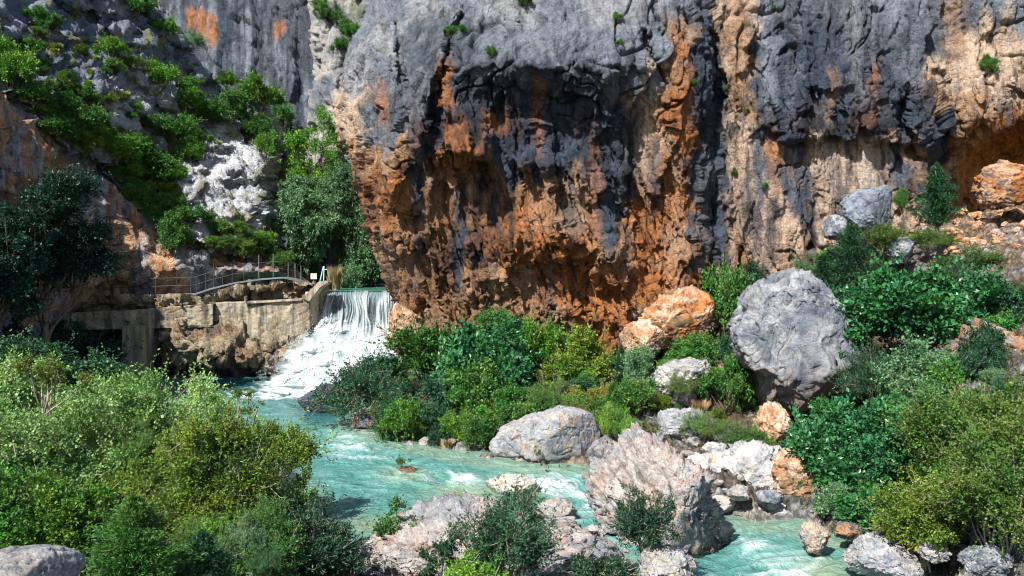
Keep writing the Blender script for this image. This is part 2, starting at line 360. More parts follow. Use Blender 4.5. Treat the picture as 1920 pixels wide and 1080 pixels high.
    col = mx(col, B, ss(.12, .5, sn + 0.7 * sn2) * (0.35 + 0.4 * ss(1320, 1380, X)) * ss(60, 200, Y) * (1 - 0.55 * ss(480, 600, Y)))
    col = mx(col, O, ss(.15, .55, -sn2 + .4 * sn) * 0.40 * ss(640, 700, X) * ss(150, 300, Y))
    for x0, wd, y0, y1, cc, a in ((1440, 14, -300, 200, G * 1.2, .8), (1600, 12, -300, 190, GL * .8, .6), (1712, 12, -300, 170, G, .7), (1480, 9, 100, 250, G, .5), (1425, 10, 260, 400, BU, .8), (1478, 8, 270, 380, B, .6), (1560, 7, 270, 420, BU, .8), (1655, 6, 265, 350, B, .7), (1380, 8, 240, 480, Pc, .5), (1000, 8, 120, 260, K, .7), (1065, 8, 250, 420, B, .6), (930, 7, 260, 440, B, .7), (1180, 7, 430, 560, B, .5), (780, 9, 330, 560, B, .6), (1030, 7, 480, 600, B, .45), (1275, 13, 50, 300, O, .7), (1262, 16, 300, 560, T, .4), (1378, 20, -300, 210, T, .85), (1345, 22, 150, 560, B, .85), (1142, 13, 270, 480, B, .9), (1500, 13, 250, 420, B, .85),
        (1590, 7, 255, 360, B, .7), (1682, 20, 265, 365, BU, .8), (1450, 12, 370, 500, B, .7), (1525, 12, 395, 500, B, .75), (1400, 9, 330, 470, B, .6), (1545, 18, 262, 400, Pc, .6), (1625, 18, 262, 380, W, .4),
        (835, 14, 115, 215, O, .95), (850, 26, 232, 300, O, .7), (712, 12, 160, 230, O, .6), (932, 22, 215, 250, O, .7), (1010, 12, 150, 300, O, .45), (1185, 8, 200, 400, K, .8), (1225, 10, 250, 400, B, .6), (960, 9, 330, 470, K, .7), (900, 12, 330, 520, K, .75),
        (1100, 10, 150, 330, K, .6), (860, 12, 370, 560, B, .7), (1790, 20, -300, 120, T, .6), (1640, 9, 120, 230, O, .5), (1560, 10, 130, 240, T, .5), (1870, 18, 60, 200, Pc, .4), (1230, 9, 0, 60, B, .6), (1215, 12, 120, 260, Pc, .6), (770, 9, 60, 240, BU, .6)):
        xs = x0 + wob * 10 + sn * 4
        f = np.exp(-np.abs((X - xs) / wd) ** 3) * ss(y0 - 20, y0 + 12, Y + wob2 * 16) * (1 - ss(y1 - 25, y1 + 15, Y + wob2 * 20))
        col = mx(col, cc, f * a * (1.05 + 0.6 * wob2))
    col = mx(col, GL, ss(.25, .7, fbm(q2 * 1.7, 4, 70)) * 0.35 * (1 - ss(150, 230, Y)))
    col = mx(col, np.array([.66, .30, .07]), ss(1770, 1830, X) * ss(215, 270, Y) * .8)
    amp = .47 - .16 * (1 - ss(1200, 1290, X)) * (1 - ss(90, 230, Y)) - .10 * und - .27 * ss(1350, 1400, X) * ss(255, 300, Y)
    cliff('cliff', Pp, amp, 2.6, 3, (0.75, 1, 1.9), col, M_cliff, 4, extra=None, fine=0.18)
main_cliff()

# ------------------------------------------------------------------ left gorge wall, slope above it, walls behind
def relief(name, xs, ys, X0, X1, Y0, Y1, Tb, step, kb, amp, sc, seed, st, tintf, mat, edge=None, o=3, dmod=None, fine=.12):
    px = np.arange(X0, X1, step); py = np.arange(Y0, Y1, step); X, Y = np.meshgrid(px, py)
    D = blur(table(xs, ys, Tb, X, Y), kb, 2)
    if dmod: D = dmod(X, Y, D)
    if edge: X = edge(X, Y)
    Pp = PT(X, Y, D); return cliff(name, Pp, amp, sc, seed, st, tintf(X, Y, Pp), mat, o, fine=fine)
def nz(X, Y, a, b, o, s): return fbm(np.stack([X / a, Y / b, np.zeros_like(X)], -1), o, s)
def mxc(col, cc, f): f = np.clip(f, 0, 1)[..., None]; return col * (1 - f) + cc * f

LEDX = [-1200, -400, -150, 0, 60, 100, 180, 240, 300, 360, 430, 500, 545, 580, 640]
LEDY = [-300, -20, 90, 145, 195, 235, 290, 355, 412, 432, 462, 478, 500, 535, 560]
def led(X): return np.interp(X, LEDX, LEDY)
LEDD = lambda X: np.interp(X, [-1200, -400, 0, 200, 400, 560, 640], [16, 27, 40, 45.5, 49, 51.5, 53])
def lower_wall():
    px = np.concatenate([np.linspace(-1200, -60, 70), np.arange(-55, 600, 2.6)]); v = np.linspace(0, 1, 170)
    X, V = np.meshgrid(px, v)
    top = led(X) + nz(X, X * 0, 30, 1, 3, 3) * 12; bot = np.interp(X, [-1200, 0, 150, 365, 440, 520, 600], [900, 700, 560, 552, 534, 522, 548]) + 6
    Y = top * (1 - V) + bot * V
    Db = LEDD(X); D = Db - .2 + 2.6 * (1 - V) ** 1.5 + 1.2 * np.sin(V * 3.1) * nz(X, Y, 120, 60, 2, 6)
    D = D + 1.5 * ss(.5, .95, V) * ss(60, 160, X)
    # rounded brow leading back
    D = D + 4.0 * np.exp(-V / 0.02)
    Pp = PT(X, Y, D)
    n1 = nz(X, Y, 22, 110, 4, 11); n2 = nz(X, Y, 80, 120, 3, 12)
    col = mxc(np.broadcast_to(T * 1.1, X.shape + (3,)), GL, ss(-.2, .25, n2)); col = mxc(col, BU, ss(.0, .45, n1) * .7)
    col = mxc(col, O, ss(.15, .5, -n1 + n2 * .3) * .7); col = mxc(col, GL, ss(.35, .5, X / 900 + n2 * .5) * .35) * 1.25
    cliff('gorge_wall', Pp, .38, 2.8, 30, (1.2, 1, 1), col, M_cliff, 3)
lower_wall()
def slope():
    # vegetated slope climbing back from the ledge to the foot of the high walls
    px = np.concatenate([np.linspace(-1200, -60, 60), np.arange(-55, 546, 2.6)]); v = np.linspace(0, 1, 240)
    X, V = np.meshgrid(px, v)
    bot = led(X) + 13
    top = np.interp(X, [-1200, -300, 0, 100, 200, 280, 350, 400, 450, 500, 530, 545], [-800, -480, -330, -260, -150, -30, 85, 150, 185, 200, 235, 300])
    Y = bot * (1 - V) + top * V
    D0 = LEDD(X); D = D0 + 2.2 + 14 * V ** 0.9
    # stepped ledges
    D = D + .7 * np.sin(V * 17 + nz(X, Y, 90, 60, 3, 9) * 4) * ss(.02, .2, V)
    # white knob
    r = ((X - 425) / 105) ** 2 + ((Y - 380) / 105) ** 2
    D = D - 3.2 * np.exp(-r ** 1.5)
    r = ((X - 190) / 110) ** 2 + ((Y - 200) / 100) ** 2
    D = D - 2.0 * np.exp(-r ** 2)
    # turn the right end back into the side gorge
    e = ss(480, 546, X); D = D + 16 * e ** 2.2; X2 = X - 14 * e ** 3 + nz(X, Y, 40, 40, 3, 5) * 9 * e
    Pp = PT(X2, Y, D)
    n1 = nz(X, Y, 26, 30, 4, 14); n2 = nz(X, Y, 90, 90, 3, 15)
    col = mxc(np.broadcast_to(G * .85, X.shape + (3,)), B * 1.3, ss(-.05, .4, n2) * .75)
    col = mxc(col, GL * 1.15, ss(1.6, .9, ((X - 430) / 105) ** 2 + ((Y - 370) / 115) ** 2 + n1 * .6))
    col = mxc(col, GL * 1.1, ss(1.3, .3, ((X - 270) / 80) ** 2 + ((Y - 190) / 60) ** 2 + n1 * .6) * .7)
    gr = ss(.0, .35, n1 + .3 * n2 + .25 * ss(.25, .0, V) - .1)
    col = mxc(col, np.array([.10, .13, .035]), gr * .55); col = mxc(col, np.array([.22, .19, .08]), ss(.2, .5, n1) * .4)
    cliff('hillside', Pp, .55, 3.0, 40, (1.3, 1, 1), col * 1.45, M_slope, 4, fine=.3)
slope()
def back_wall():
    def tint(X, Y, P):
        n1 = nz(X, Y, 12, 130, 4, 31); n2 = nz(X, Y, 60, 90, 3, 32)
        c = mxc(np.broadcast_to(BU * .8, X.shape + (3,)), B, ss(-.1, .4, n1)); c = mxc(c, G * 1.1, ss(.05, .45, -n1 + n2 * .5) * .9)
        for x, wd, y0, y1 in ((378, 16, 22, 78), (402, 8, 30, 85), (355, 6, 10, 60), (520, 10, 40, 70)):
            c = mxc(c, O, np.exp(-np.abs((X - x + n2 * 8) / wd) ** 3) * ss(y0 - 8, y0 + 8, Y) * (1 - ss(y1 - 15, y1 + 8, Y + n1 * 15)) * .9)
        return c
    relief('rear_cliff', [100, 280, 420, 560, 640, 760], [-700, -100, 100, 300, 560], 100, 760, -700, 560,
           [[100, 94, 92, 92, 93, 94], [90, 84, 82, 83, 85, 86], [88, 81, 79, 81, 83, 84], [86, 80, 78, 79, 81, 82], [84, 79, 76, 78, 79, 80]], 3.2, 8, .6, 6, 60, (.6, 1, 2.5), tint, M_cliff, fine=.15)
back_wall()
def pillar():
    px = np.arange(548, 800, 2.6); py = np.arange(-520, 330, 2.6); X, Y = np.meshgrid(px, py)
    r = ss(548, 610, X)
    edge = np.interp(Y, [-520, -100, 0, 60, 120, 170, 220, 330], [540, 575, 568, 575, 585, 572, 568, 560])
    D = 72 + 12 * (1 - r) ** 2 - np.interp(Y, [-520, 0, 200, 330], [-8, 0, 2.2, 3]) + nz(X, Y, 60, 80, 3, 3) * 1.5
    X2 = edge + (X - 548)
    n1 = nz(X, Y, 20, 40, 4, 71); n2 = nz(X, Y, 50, 60, 3, 72)
    col = mxc(np.broadcast_to(W * .8, X.shape + (3,)), G * .8, ss(-.1, .4, n2)); col = mxc(col, Pc, ss(.1, .5, -n2) * .5 * ss(100, 160, Y))
    col = mxc(col, np.array([.12, .17, .05]), ss(-.1, .25, n1) * (1 - ss(60, 110, Y)) * ss(590, 640, X) * .6)
    cliff('rock_buttress', PT(X2, Y, D), .55, 4., 75, (1, 1, 1.2), col, M_slope, 3, fine=.2)
    # red cliff far behind, top of frame
    px = np.arange(600, 800, 4.); py = np.arange(-500, 120, 4.); X, Y = np.meshgrid(px, py)
    n1 = nz(X, Y, 20, 80, 3, 78)
    cliff('far_cliff', PT(X, Y, 79 + nz(X, Y, 60, 80, 2, 2)), .8, 3, 79, (1, 1, 1.5), mxc(np.broadcast_to(BR * 1.4, X.shape + (3,)), O * .8, ss(-.2, .3, n1)), M_cliff)
pillar()
def near_mountain():
    # shoulder of the gorge left of the frame; it carries the high ground that shades the left wall
    u = np.linspace(0, 1, 90); v = np.linspace(0, 1, 60); U, V = np.meshgrid(u, v)
    Y = 8 + 46 * U; X0 = -0.64 * Y - 4.5 - 3 * np.sin(U * 3); H = np.interp(U, [0, .2, .5, .72, 1], [4, 5, 7, 25, 30])
    X = X0 - V * 14; Z = 2 + H * ss(0, .32, V) + nz(U * 20, V * 20, 3, 3, 3, 5) * 1.5
    P = np.stack([X, Y, Z], -1)[::-1]
    n1 = nz(U * 300, V * 300, 30, 30, 3, 6)
    cliff('hillside', P, .8, 3, 85, (1, 1, 1), mxc(np.broadcast_to(G * .8, U.shape + (3,)), np.array([.1, .13, .04]), ss(-.2, .3, n1)), M_slope)
near_mountain()

# ------------------------------------------------------------------ terrain and river
RIV = [(300, 722), (420, 700), (560, 680), (760, 680), (745, 715), (700, 760), (640, 802), (700, 826), (790, 848), (900, 868), (1000, 885), (1110, 882), (1180, 892), (1290, 930), (1370, 955), (1500, 966),
       (1570, 985), (1640, 1005), (1720, 1050), (1790, 1120), (1900, 1300), (1350, 1500), (1180, 1180), (1195, 1060), (1120, 1015), (1020, 1010), (860, 1010), (730, 1035), (650, 1060), (610, 1010), (560, 910), (430, 800), (320, 752)]
RP = np.array([[(x - 960) / FPX * (CAMH * FPX / (y - HOR)), CAMH * FPX / (y - HOR)] for x, y in RIV])
def rsd(X, Y):
    d = np.full(X.shape, 1e9); ins = np.zeros(X.shape, bool)
    for i in range(len(RP)):
        a = RP[i]; b = RP[(i + 1) % len(RP)]; e = b - a; wx = X - a[0]; wy = Y - a[1]
        t = np.clip((wx * e[0] + wy * e[1]) / (e @ e), 0, 1); d = np.minimum(d, (wx - e[0] * t) ** 2 + (wy - e[1] * t) ** 2)
        c = ((a[1] > Y) != (b[1] > Y)) & (X < (b[0] - a[0]) * (Y - a[1]) / (b[1] - a[1] + 1e-12) + a[0]); ins ^= c
    return np.where(ins, -1, 1) * np.sqrt(d)
CT = [(850, 660, 43), (1150, 680, 41), (1250, 655, 41), (1000, 720, 37), (1150, 740, 34), (1300, 700, 35), (1200, 790, 31), (1330, 640, 40), (1400, 560, 43), (1500, 520, 42), (1600, 470, 41), (1700, 440, 41), (1850, 400, 42), (1950, 395, 40),
      (1900, 520, 33), (1700, 670, 32), (1500, 800, 31), (1450, 850, 28), (1420, 760, 32), (1560, 780, 31), (1800, 700, 27), (1900, 620, 28), (1600, 900, 22.5), (1800, 900, 20), (1900, 800, 20), (1950, 1000, 15), (1700, 1020, 18.5), (780, 800, 33), (720, 760, 37),
      (0, 1300, 10), (200, 1300, 10), (300, 1080, 13), (100, 960, 18), (500, 1060, 14), (450, 900, 19), (640, 1100, 14), (0, 760, 30), (250, 750, 38), (330, 752, 37), (120, 760, 36), (800, 1150, 12), (1000, 1150, 12.5), (1150, 1140, 13), (1350, 850, 27), (1280, 820, 28)]
CW = [(0, -3, 4.2), (0, 4, 2.2), (-10, 4, 2.2), (-5, 8, .9), (10, 4, 2), (9, 9, 1.0), (-25, 15, 4), (-30, 40, 6), (-27, 50, 4), (-60, 20, 12), (-60, 60, 12), (26, 20, 9), (36, 35, 13), (50, 50, 15), (60, 10, 15), (20, -5, 6), (-20, -8, 6), (60, -10, 12)]
pts = np.array([[*PT(*c)] for c in CT] + [list(c) for c in CW])
def _tps(r2): return 0.5 * r2 * np.log(r2 + 1e-9)
n_ = len(pts); A_ = np.zeros((n_ + 3, n_ + 3)); dd = ((pts[:, None, :2] - pts[None, :, :2]) ** 2).sum(-1)
A_[:n_, :n_] = _tps(dd) + np.eye(n_) * 0.6; A_[:n_, n_] = 1; A_[:n_, n_ + 1:] = pts[:, :2]; A_[n_, :n_] = 1; A_[n_ + 1:, :n_] = pts[:, :2].T
sol = np.linalg.solve(A_, np.concatenate([pts[:, 2], [0, 0, 0]]))
def ground_raw(X, Y):
    z = sol[n_] + sol[n_ + 1] * X + sol[n_ + 2] * Y
    for i in range(n_): z = z + sol[i] * _tps((X - pts[i, 0]) ** 2 + (Y - pts[i, 1]) ** 2)
    return z
def wlev(X, Y): return -0.45 * ss(1.8, 5.5, X)
def ground(X, Y):
    z = np.maximum(ground_raw(X, Y), 0.15)
    s = rsd(X, Y); z = -1.0 + wlev(X, Y) * .5 + (z + 1.0) * ss(-0.9, 2.0, s)
    m = ss(-27, -24, X) * (1 - ss(-12, -10, X)) * ss(36, 39, Y); z = z * (1 - m) + np.minimum(z, -.5) * m
    z = np.where(Y > 50.5, 4.1 + 0 * z, z)
    return z
def terrain():
    d = np.concatenate([np.linspace(-8, 6, 25), 6 * (52 / 6) ** np.linspace(0.01, 1, 430), np.linspace(52.6, 95, 40)])
    s = np.linspace(-1, 1, 620); s = np.sign(s) * (0.72 * np.abs(s) + 0.9 * np.abs(s) ** 6)
    Sx, Dy = np.meshgrid(s, d); X = Sx * np.maximum(Dy, 9) * 1.0; Y = Dy
    Z = ground(X, Y); P = np.stack([X, Y, Z], -1)
    dr = rockd(P, 1.1, 101, 3, (1, 1, .8), .2); Z = Z + dr * .42 * np.clip(Y / 20, .3, 1)
    P = np.stack([X, Y, Z], -1)
    n1 = fbm(P / 1.3, 4, 111); n2 = fbm(P / 4., 3, 112)
    col = mxc(np.broadcast_to(GL * .75, X.shape + (3,)), np.array([.16, .12, .08]), ss(-.25, .2, n1)); col = mxc(col, np.array([.09, .10, .035]), ss(.0, .35, n2) * .7)
    col = mxc(col, T * .8, ss(0, 14, Z - 6 + (X - 8) * .3) * ss(14, 20, X) * .8)
    s_ = rsd(X, Y); col = mxc(col, np.array([.50, .45, .36]), (1 - ss(.2, 1.6, s_)) * .9)
    ob = link('ground', mesh_np('ground', P[::-1], grid_faces(*X.shape), True, {'tint': col[::-1]}), M_ground); tag(ob, kind='structure'); zadd(P)
terrain()

def water_mat():
    m, t, b, N = nodes('river_water')
    a = N('ShaderNodeAttribute', attribute_name='tint'); f = N('ShaderNodeAttribute', attribute_name='foam')
    g = N('ShaderNodeNewGeometry'); n1 = noise(t, 3.0, 6, .6, g.outputs['Position'], .6); n2 = noise(t, 9, 4, .6, g.outputs['Position'])
    c = mixc(t, a.outputs['Color'], ramp(t, n1.outputs[0], [(.3, .8), (.7, 1.15)]).outputs[0], 1., 'MULTIPLY')
    fm = N('ShaderNodeMath', operation='MULTIPLY'); n5 = noise(t, 6, 8, .75, g.outputs['Position'], 1.2); t.links.new(f.outputs['Fac'], fm.inputs[0]); t.links.new(ramp(t, n5.outputs[0], [(.37, .1), (.49, 1.)]).outputs[0], fm.inputs[1]); c = mixc(t, c, (.62, .68, .70), fm.outputs[0]); t.links.new(c, b.inputs['Base Color'])
    t.links.new(ramp(t, f.outputs['Fac'], [(0., .10), (.7, .6)]).outputs[0], b.inputs['Roughness']); b.inputs['IOR'].default_value = 1.33
    h = N('ShaderNodeMath', operation='MULTIPLY_ADD'); t.links.new(n2.outputs[0], h.inputs[0]); h.inputs[1].default_value = .4; t.links.new(n1.outputs[0], h.inputs[2])
    bp = N('ShaderNodeBump'); bp.inputs['Distance'].default_value = .17; bp.inputs['Strength'].default_value = .9; t.links.new(h.outputs[0], bp.inputs['Height']); t.links.new(bp.outputs[0], b.inputs['Normal'])
    return m
M_water = water_mat()
def river():
    py = np.concatenate([np.linspace(1500, 1090, 60), np.arange(1088, 676, -1.6)]); px = np.concatenate([np.linspace(-100, 280, 30), np.arange(284, 1800, 2.4), np.linspace(1810, 2300, 20)])
    X_, Y_ = np.meshgrid(px, py); D = CAMH * FPX / (Y_ - HOR); X = (X_ - 960) / FPX * D; Y = D
    P = np.stack([X, Y, 0 * X], -1); q = warp(P, 1.2, 2.5, 200); q = warp(q, .4, .8, 205)
    # flow-stretched ridged noise
    fa = np.interp(Y, [15, 22, 26, 32, 44], [0.3, .9, .8, .35, .2]); ca, sa = np.cos(fa), np.sin(fa)
    a = q[..., 0] * ca - q[..., 1] * sa; b = q[..., 0] * sa + q[..., 1] * ca
    s1 = ridge(np.stack([a / 2.4, b / .7, 0 * a], -1), 4, 210); s2 = fbm(np.stack([a / 1., b / .5, 0 * a], -1), 4, 215)
    def blob(x, y, rx, ry, pw=2.): return np.exp(-(((X_ - x) / rx) ** 2 + ((Y_ - y) / ry) ** 2) ** (pw / 2))
    fl = blob(640, 705, 150, 34, 4) * 1.5 + blob(560, 735, 150, 14) * .9 + blob(470, 745, 100, 8) * .5 + blob(1090, 915, 85, 32, 3) * .62 + blob(1120, 955, 60, 30) * .55 + blob(1000, 905, 60, 18) * .6 \
       + blob(1110, 1015, 60, 28) * .7 + blob(1480, 1040, 110, 46) * .75 + blob(1600, 1075, 70, 20) * .6 + blob(640, 830, 70, 30) * .55 + blob(780, 895, 100, 22) * .4 + blob(700, 855, 100, 20) * .45 + blob(870, 900, 60, 18) * .5 \
       + blob(1400, 985, 40, 20) * .6 + blob(1200, 1065, 40, 30) * .4
    foam = ss(.85, 2.0, s1 * .8 + s2 * .7 + fl * 1.5 - .55) * np.clip(.10 + fl, 0, 1) + ss(1.6, 2.0, s1 + .3 * s2) * .22
    foam = np.clip(foam, 0, 1)
    sdv = rsd(X, Y); shal = ss(-.9, 0, sdv) * .5
    for x, y, rx, ry in ((870, 925, 75, 22), (960, 925, 70, 30), (850, 840, 90, 10), (760, 890, 40, 14), (1020, 1000, 60, 20), (700, 815, 60, 8), (1540, 1030, 60, 22), (1560, 985, 50, 10), (700, 985, 60, 20)): shal = np.maximum(shal, blob(x, y, rx, ry) * .75)
    darkest = blob(470, 725, 190, 26, 3) + blob(600, 765, 60, 28, 3)  # darker teal patches below the left rock and the dark wedge
    col = mxc(np.broadcast_to(np.array([.072, .225, .205]), X.shape + (3,)), np.array([.13, .315, .30]), ss(-.3, .5, s2)); col = mxc(col, np.array([.006, .07, .085]), np.clip(darkest, 0, 1) * .9 + 0 * X)
    col = mxc(col, np.array([.24, .29, .18]), shal)
    Z = wlev(X, Y) + .05 * s2 * (1 + 2.5 * fl) + .07 * vnoise(q / .9, 220) * (.5 + 2 * fl) + .25 * fl * vnoise(q / 1.6, 221) * (Y < 36)
    P[..., 2] = Z
    ob = link('river', mesh_np('river', P, grid_faces(*X.shape)[:, ::-1], True, {'tint': col, 'foam': foam}), M_water); tag(ob, kind='structure')
    # upper pool behind the weir
    x = np.linspace(-17, -3, 60); y = np.linspace(49.1, 72, 60); X, Y = np.meshgrid(x, y); P = np.stack([X, Y, 5 + .02 * nz(X, Y, 1, 1, 3, 5)], -1)
    ob = link('river', mesh_np('river', P, grid_faces(60, 60), True, {'tint': np.broadcast_to(np.array([.06, .20, .14]), X.shape + (3,)), 'foam': X * 0}), M_water); tag(ob, kind='structure')
river()

# ------------------------------------------------------------------ waterfall and weir
def waterfall_mat():
    m, t, b, N = nodes('falling_water')
    f = N('ShaderNodeAttribute', attribute_name='veil'); sn = N('ShaderNodeAttribute', attribute_name='streak')
    c = mixc(t, (.14, .22, .26), (.66, .71, .74), sn.outputs['Fac']); t.links.new(c, b.inputs['Base Color'])
    b.inputs['Roughness'].default_value = .35; b.inputs['IOR'].default_value = 1.33
    g = N('ShaderNodeNewGeometry'); n = noise(t, 7, 8, .7, g.outputs['Position']); bp = N('ShaderNodeBump'); bp.inputs['Distance'].default_value = .02
    t.links.new(n.outputs[0], bp.inputs['Height']); t.links.new(bp.outputs[0], b.inputs['Normal'])
    tr = N('ShaderNodeBsdfTransparent'); mx = N('ShaderNodeMixShader'); tl = N('ShaderNodeBsdfTranslucent'); tl.inputs[0].default_value = (.85, .92, .95, 1); m2 = N('ShaderNodeMixShader'); m2.inputs[0].default_value = .35; t.links.new(b.outputs[0], m2.inputs[1]); t.links.new(tl.outputs[0], m2.inputs[2]); t.links.new(f.outputs['Fac'], mx.inputs[0]); t.links.new(m2.outputs[0], mx.inputs[1]); t.links.new(tr.outputs[0], mx.inputs[2])
    t.links.new(mx.outputs[0], t.nodes['Material Output'].inputs[0]); return m
M_fall = waterfall_mat()
def waterfall():
    root = thing('waterfall', (-9.5, 48, 0), 'white waterfall pouring over the concrete weir into the turquoise pool', 'waterfall')
    u = np.linspace(0, 1, 330); v = np.linspace(0, 1, 300); U, V = np.meshgrid(u, v)
    yy = 545 + 178 * V
    L = np.interp(yy, [545, 552, 575, 600, 620, 640, 660, 690, 723], [616, 614, 606, 592, 572, 550, 532, 518, 500]); Rr = np.interp(yy, [545, 723], [770, 790])
    X = L + (Rr - L) * U; D = np.interp(yy, [545, 549, 556, 580, 610, 630, 660, 690, 723], [49.4, 48.9, 48.5, 48.1, 47.7, 46.9, 45.5, 44.2, 42.6])
    D = blur(D, 4, 1); fr = ss(596, 640, yy + 22 * nz(X, yy * 0, 18, 1, 3, 3) + 26 * (1 - ss(600, 700, X)) * 1.0)
    Xw = X + 9 * nz(X, yy, 30, 60, 2, 5) + .25 * (yy - 600) * (1 - ss(590, 680, X)); s = nz(Xw, yy, 3.4, 70, 5, 6); s2 = nz(Xw, yy, 15, 120, 4, 9)
    bl = fbm(np.stack([X / 30, yy / 24, D], -1), 4, 12, .45)
    D = D - (1 - fr) * (.18 * s + .3 * s2) - fr * (.5 * bl * ss(0, .06, U) * (1 - ss(.93, 1, V)) + .06 * s)
    X = X + fr * nz(X, yy, 14, 9, 4, 15) * 14 * (1 - ss(0, .25, U))
    P = PT(X, yy, D) - np.array([-9.5, 48, 0])
    veil = (1 - fr) * ss(.15, -.45, s * .7 + s2) * ss(550, 575, yy) * .6; veil = np.maximum(veil, (1 - ss(0, .10, U + .05 * bl)) * .7 * fr)
    streak = np.clip(.36 + (1 - fr) * (.9 * s + 1.1 * s2) + fr * (.46 + .75 * bl + .3 * s2), 0, 1) * np.clip(.35 + ss(545, 575, yy), 0, 1)  # water strands, plus froth shading put into the colour of its hollows
    link('falling_water', mesh_np('falling_water', P, grid_faces(*U.shape)[:, ::-1], True, {'veil': veil, 'streak': streak}), M_fall, root)
    # spray droplets
    rg = np.random.default_rng(4); n = 500
    y = rg.uniform(600, 715, n); l = np.interp(y, [600, 640, 690, 723], [596, 548, 508, 478]); x = l + rg.exponential(30, n) - 9 + rg.normal(0, 5, n); d = np.interp(y, [600, 640, 680, 723], [47.3, 46., 44.2, 42.6]) - rg.uniform(-.1, 1.6, n)
    x = np.clip(x, 0, 740); c = PT(x, y - rg.exponential(6, n), d) - np.array([-9.5, 48, 0]); r = rg.uniform(.008, .02, n)[:, None, None]
    tet = np.array([[1, 1, 1], [1, -1, -1], [-1, 1, -1], [-1, -1, 1]]) * 1.0; V_ = (c[:, None] + tet * r).reshape(-1, 3)
    F = (np.arange(n)[:, None, None] * 4 + np.array([[0, 1, 2], [0, 3, 1], [0, 2, 3], [1, 3, 2]])).reshape(-1, 3)
    o = link('spray', mesh_np('spray', V_, F, False, {'veil': np.zeros(len(V_)), 'streak': np.ones(len(V_))}), M_fall, root); tag(o, kind='stuff')
waterfall()
def box_bm(bm, x0, x1, y0, y1, z0, z1, bev=0.0):
    vs = [bm.verts.new((x, y, z)) for x in (x0, x1) for y in (y0, y1) for z in (z0, z1)]
    for f in ((0, 1, 3, 2), (4, 6, 7, 5), (0, 4, 5, 1), (2, 3, 7, 6), (0, 2, 6, 4), (1, 5, 7, 3)): bm.faces.new([vs[i] for i in f])
def bm_obj(name, bm, mat, parent=None, bev=0.0):
    bmesh.ops.recalc_face_normals(bm, faces=bm.faces)
    if bev: bmesh.ops.bevel(bm, geom=list(bm.edges), offset=bev, segments=2, affect='EDGES')
    me = bpy.data.meshes.new(name); bm.to_mesh(me); bm.free(); return link(name, me, mat, parent)
def prism(name, poly, D0, D1, mat, parent=None, bev=0.04, loc=(0, 0, 0)):
    f = [PT(x, y, D0) - np.array(loc) for x, y in poly]; bm = bmesh.new(); dy = D1 - D0
    a = [bm.verts.new(p) for p in f]; b = [bm.verts.new(p + np.array([0, dy, 0])) for p in f]
    bm.faces.new(a); bm.faces.new(b[::-1]); n = len(f)
    for i in range(n): bm.faces.new((a[i], b[i], b[(i + 1) % n], a[(i + 1) % n]))
    return bm_obj(name, bm, mat, parent, bev)
def wallgrid(name, poly_top, poly_bot, X0, X1, Df, thick, mat, parent, loc, amp, sc, seed):
    # rough thick wall: front sheet, top and back, displaced like worn concrete
    px = np.arange(X0, X1, 2.2); rows = []
    top = np.interp(px, *zip(*poly_top)); bot = np.interp(px, *zip(*poly_bot)); Dv = np.interp(px, *zip(*Df))
    rows.append(PT(px, top, Dv) + np.array([0, thick, -.5])); rows.append(PT(px, top, Dv) + np.array([0, thick, 0])); 
    for t in np.linspace(0, 1, 7)[1:-1]: rows.append(PT(px, top, Dv) + np.array([0, thick * (1 - t), 0]))
    for t in np.linspace(0, 1, 50): rows.append(PT(px, top * (1 - t) + bot * t, Dv))
    P = np.stack(rows); n = normals(P); d = rockd(P, sc, seed, 3, (1, 1, 1), .2) * amp
    w_ = np.ones(P.shape[:2]); w_[:8] *= .3
    P = P + n * (d * w_)[..., None] - np.array(loc)
    return link(name, mesh_np(name, P, grid_faces(*P.shape[:2]), True), mat, parent)
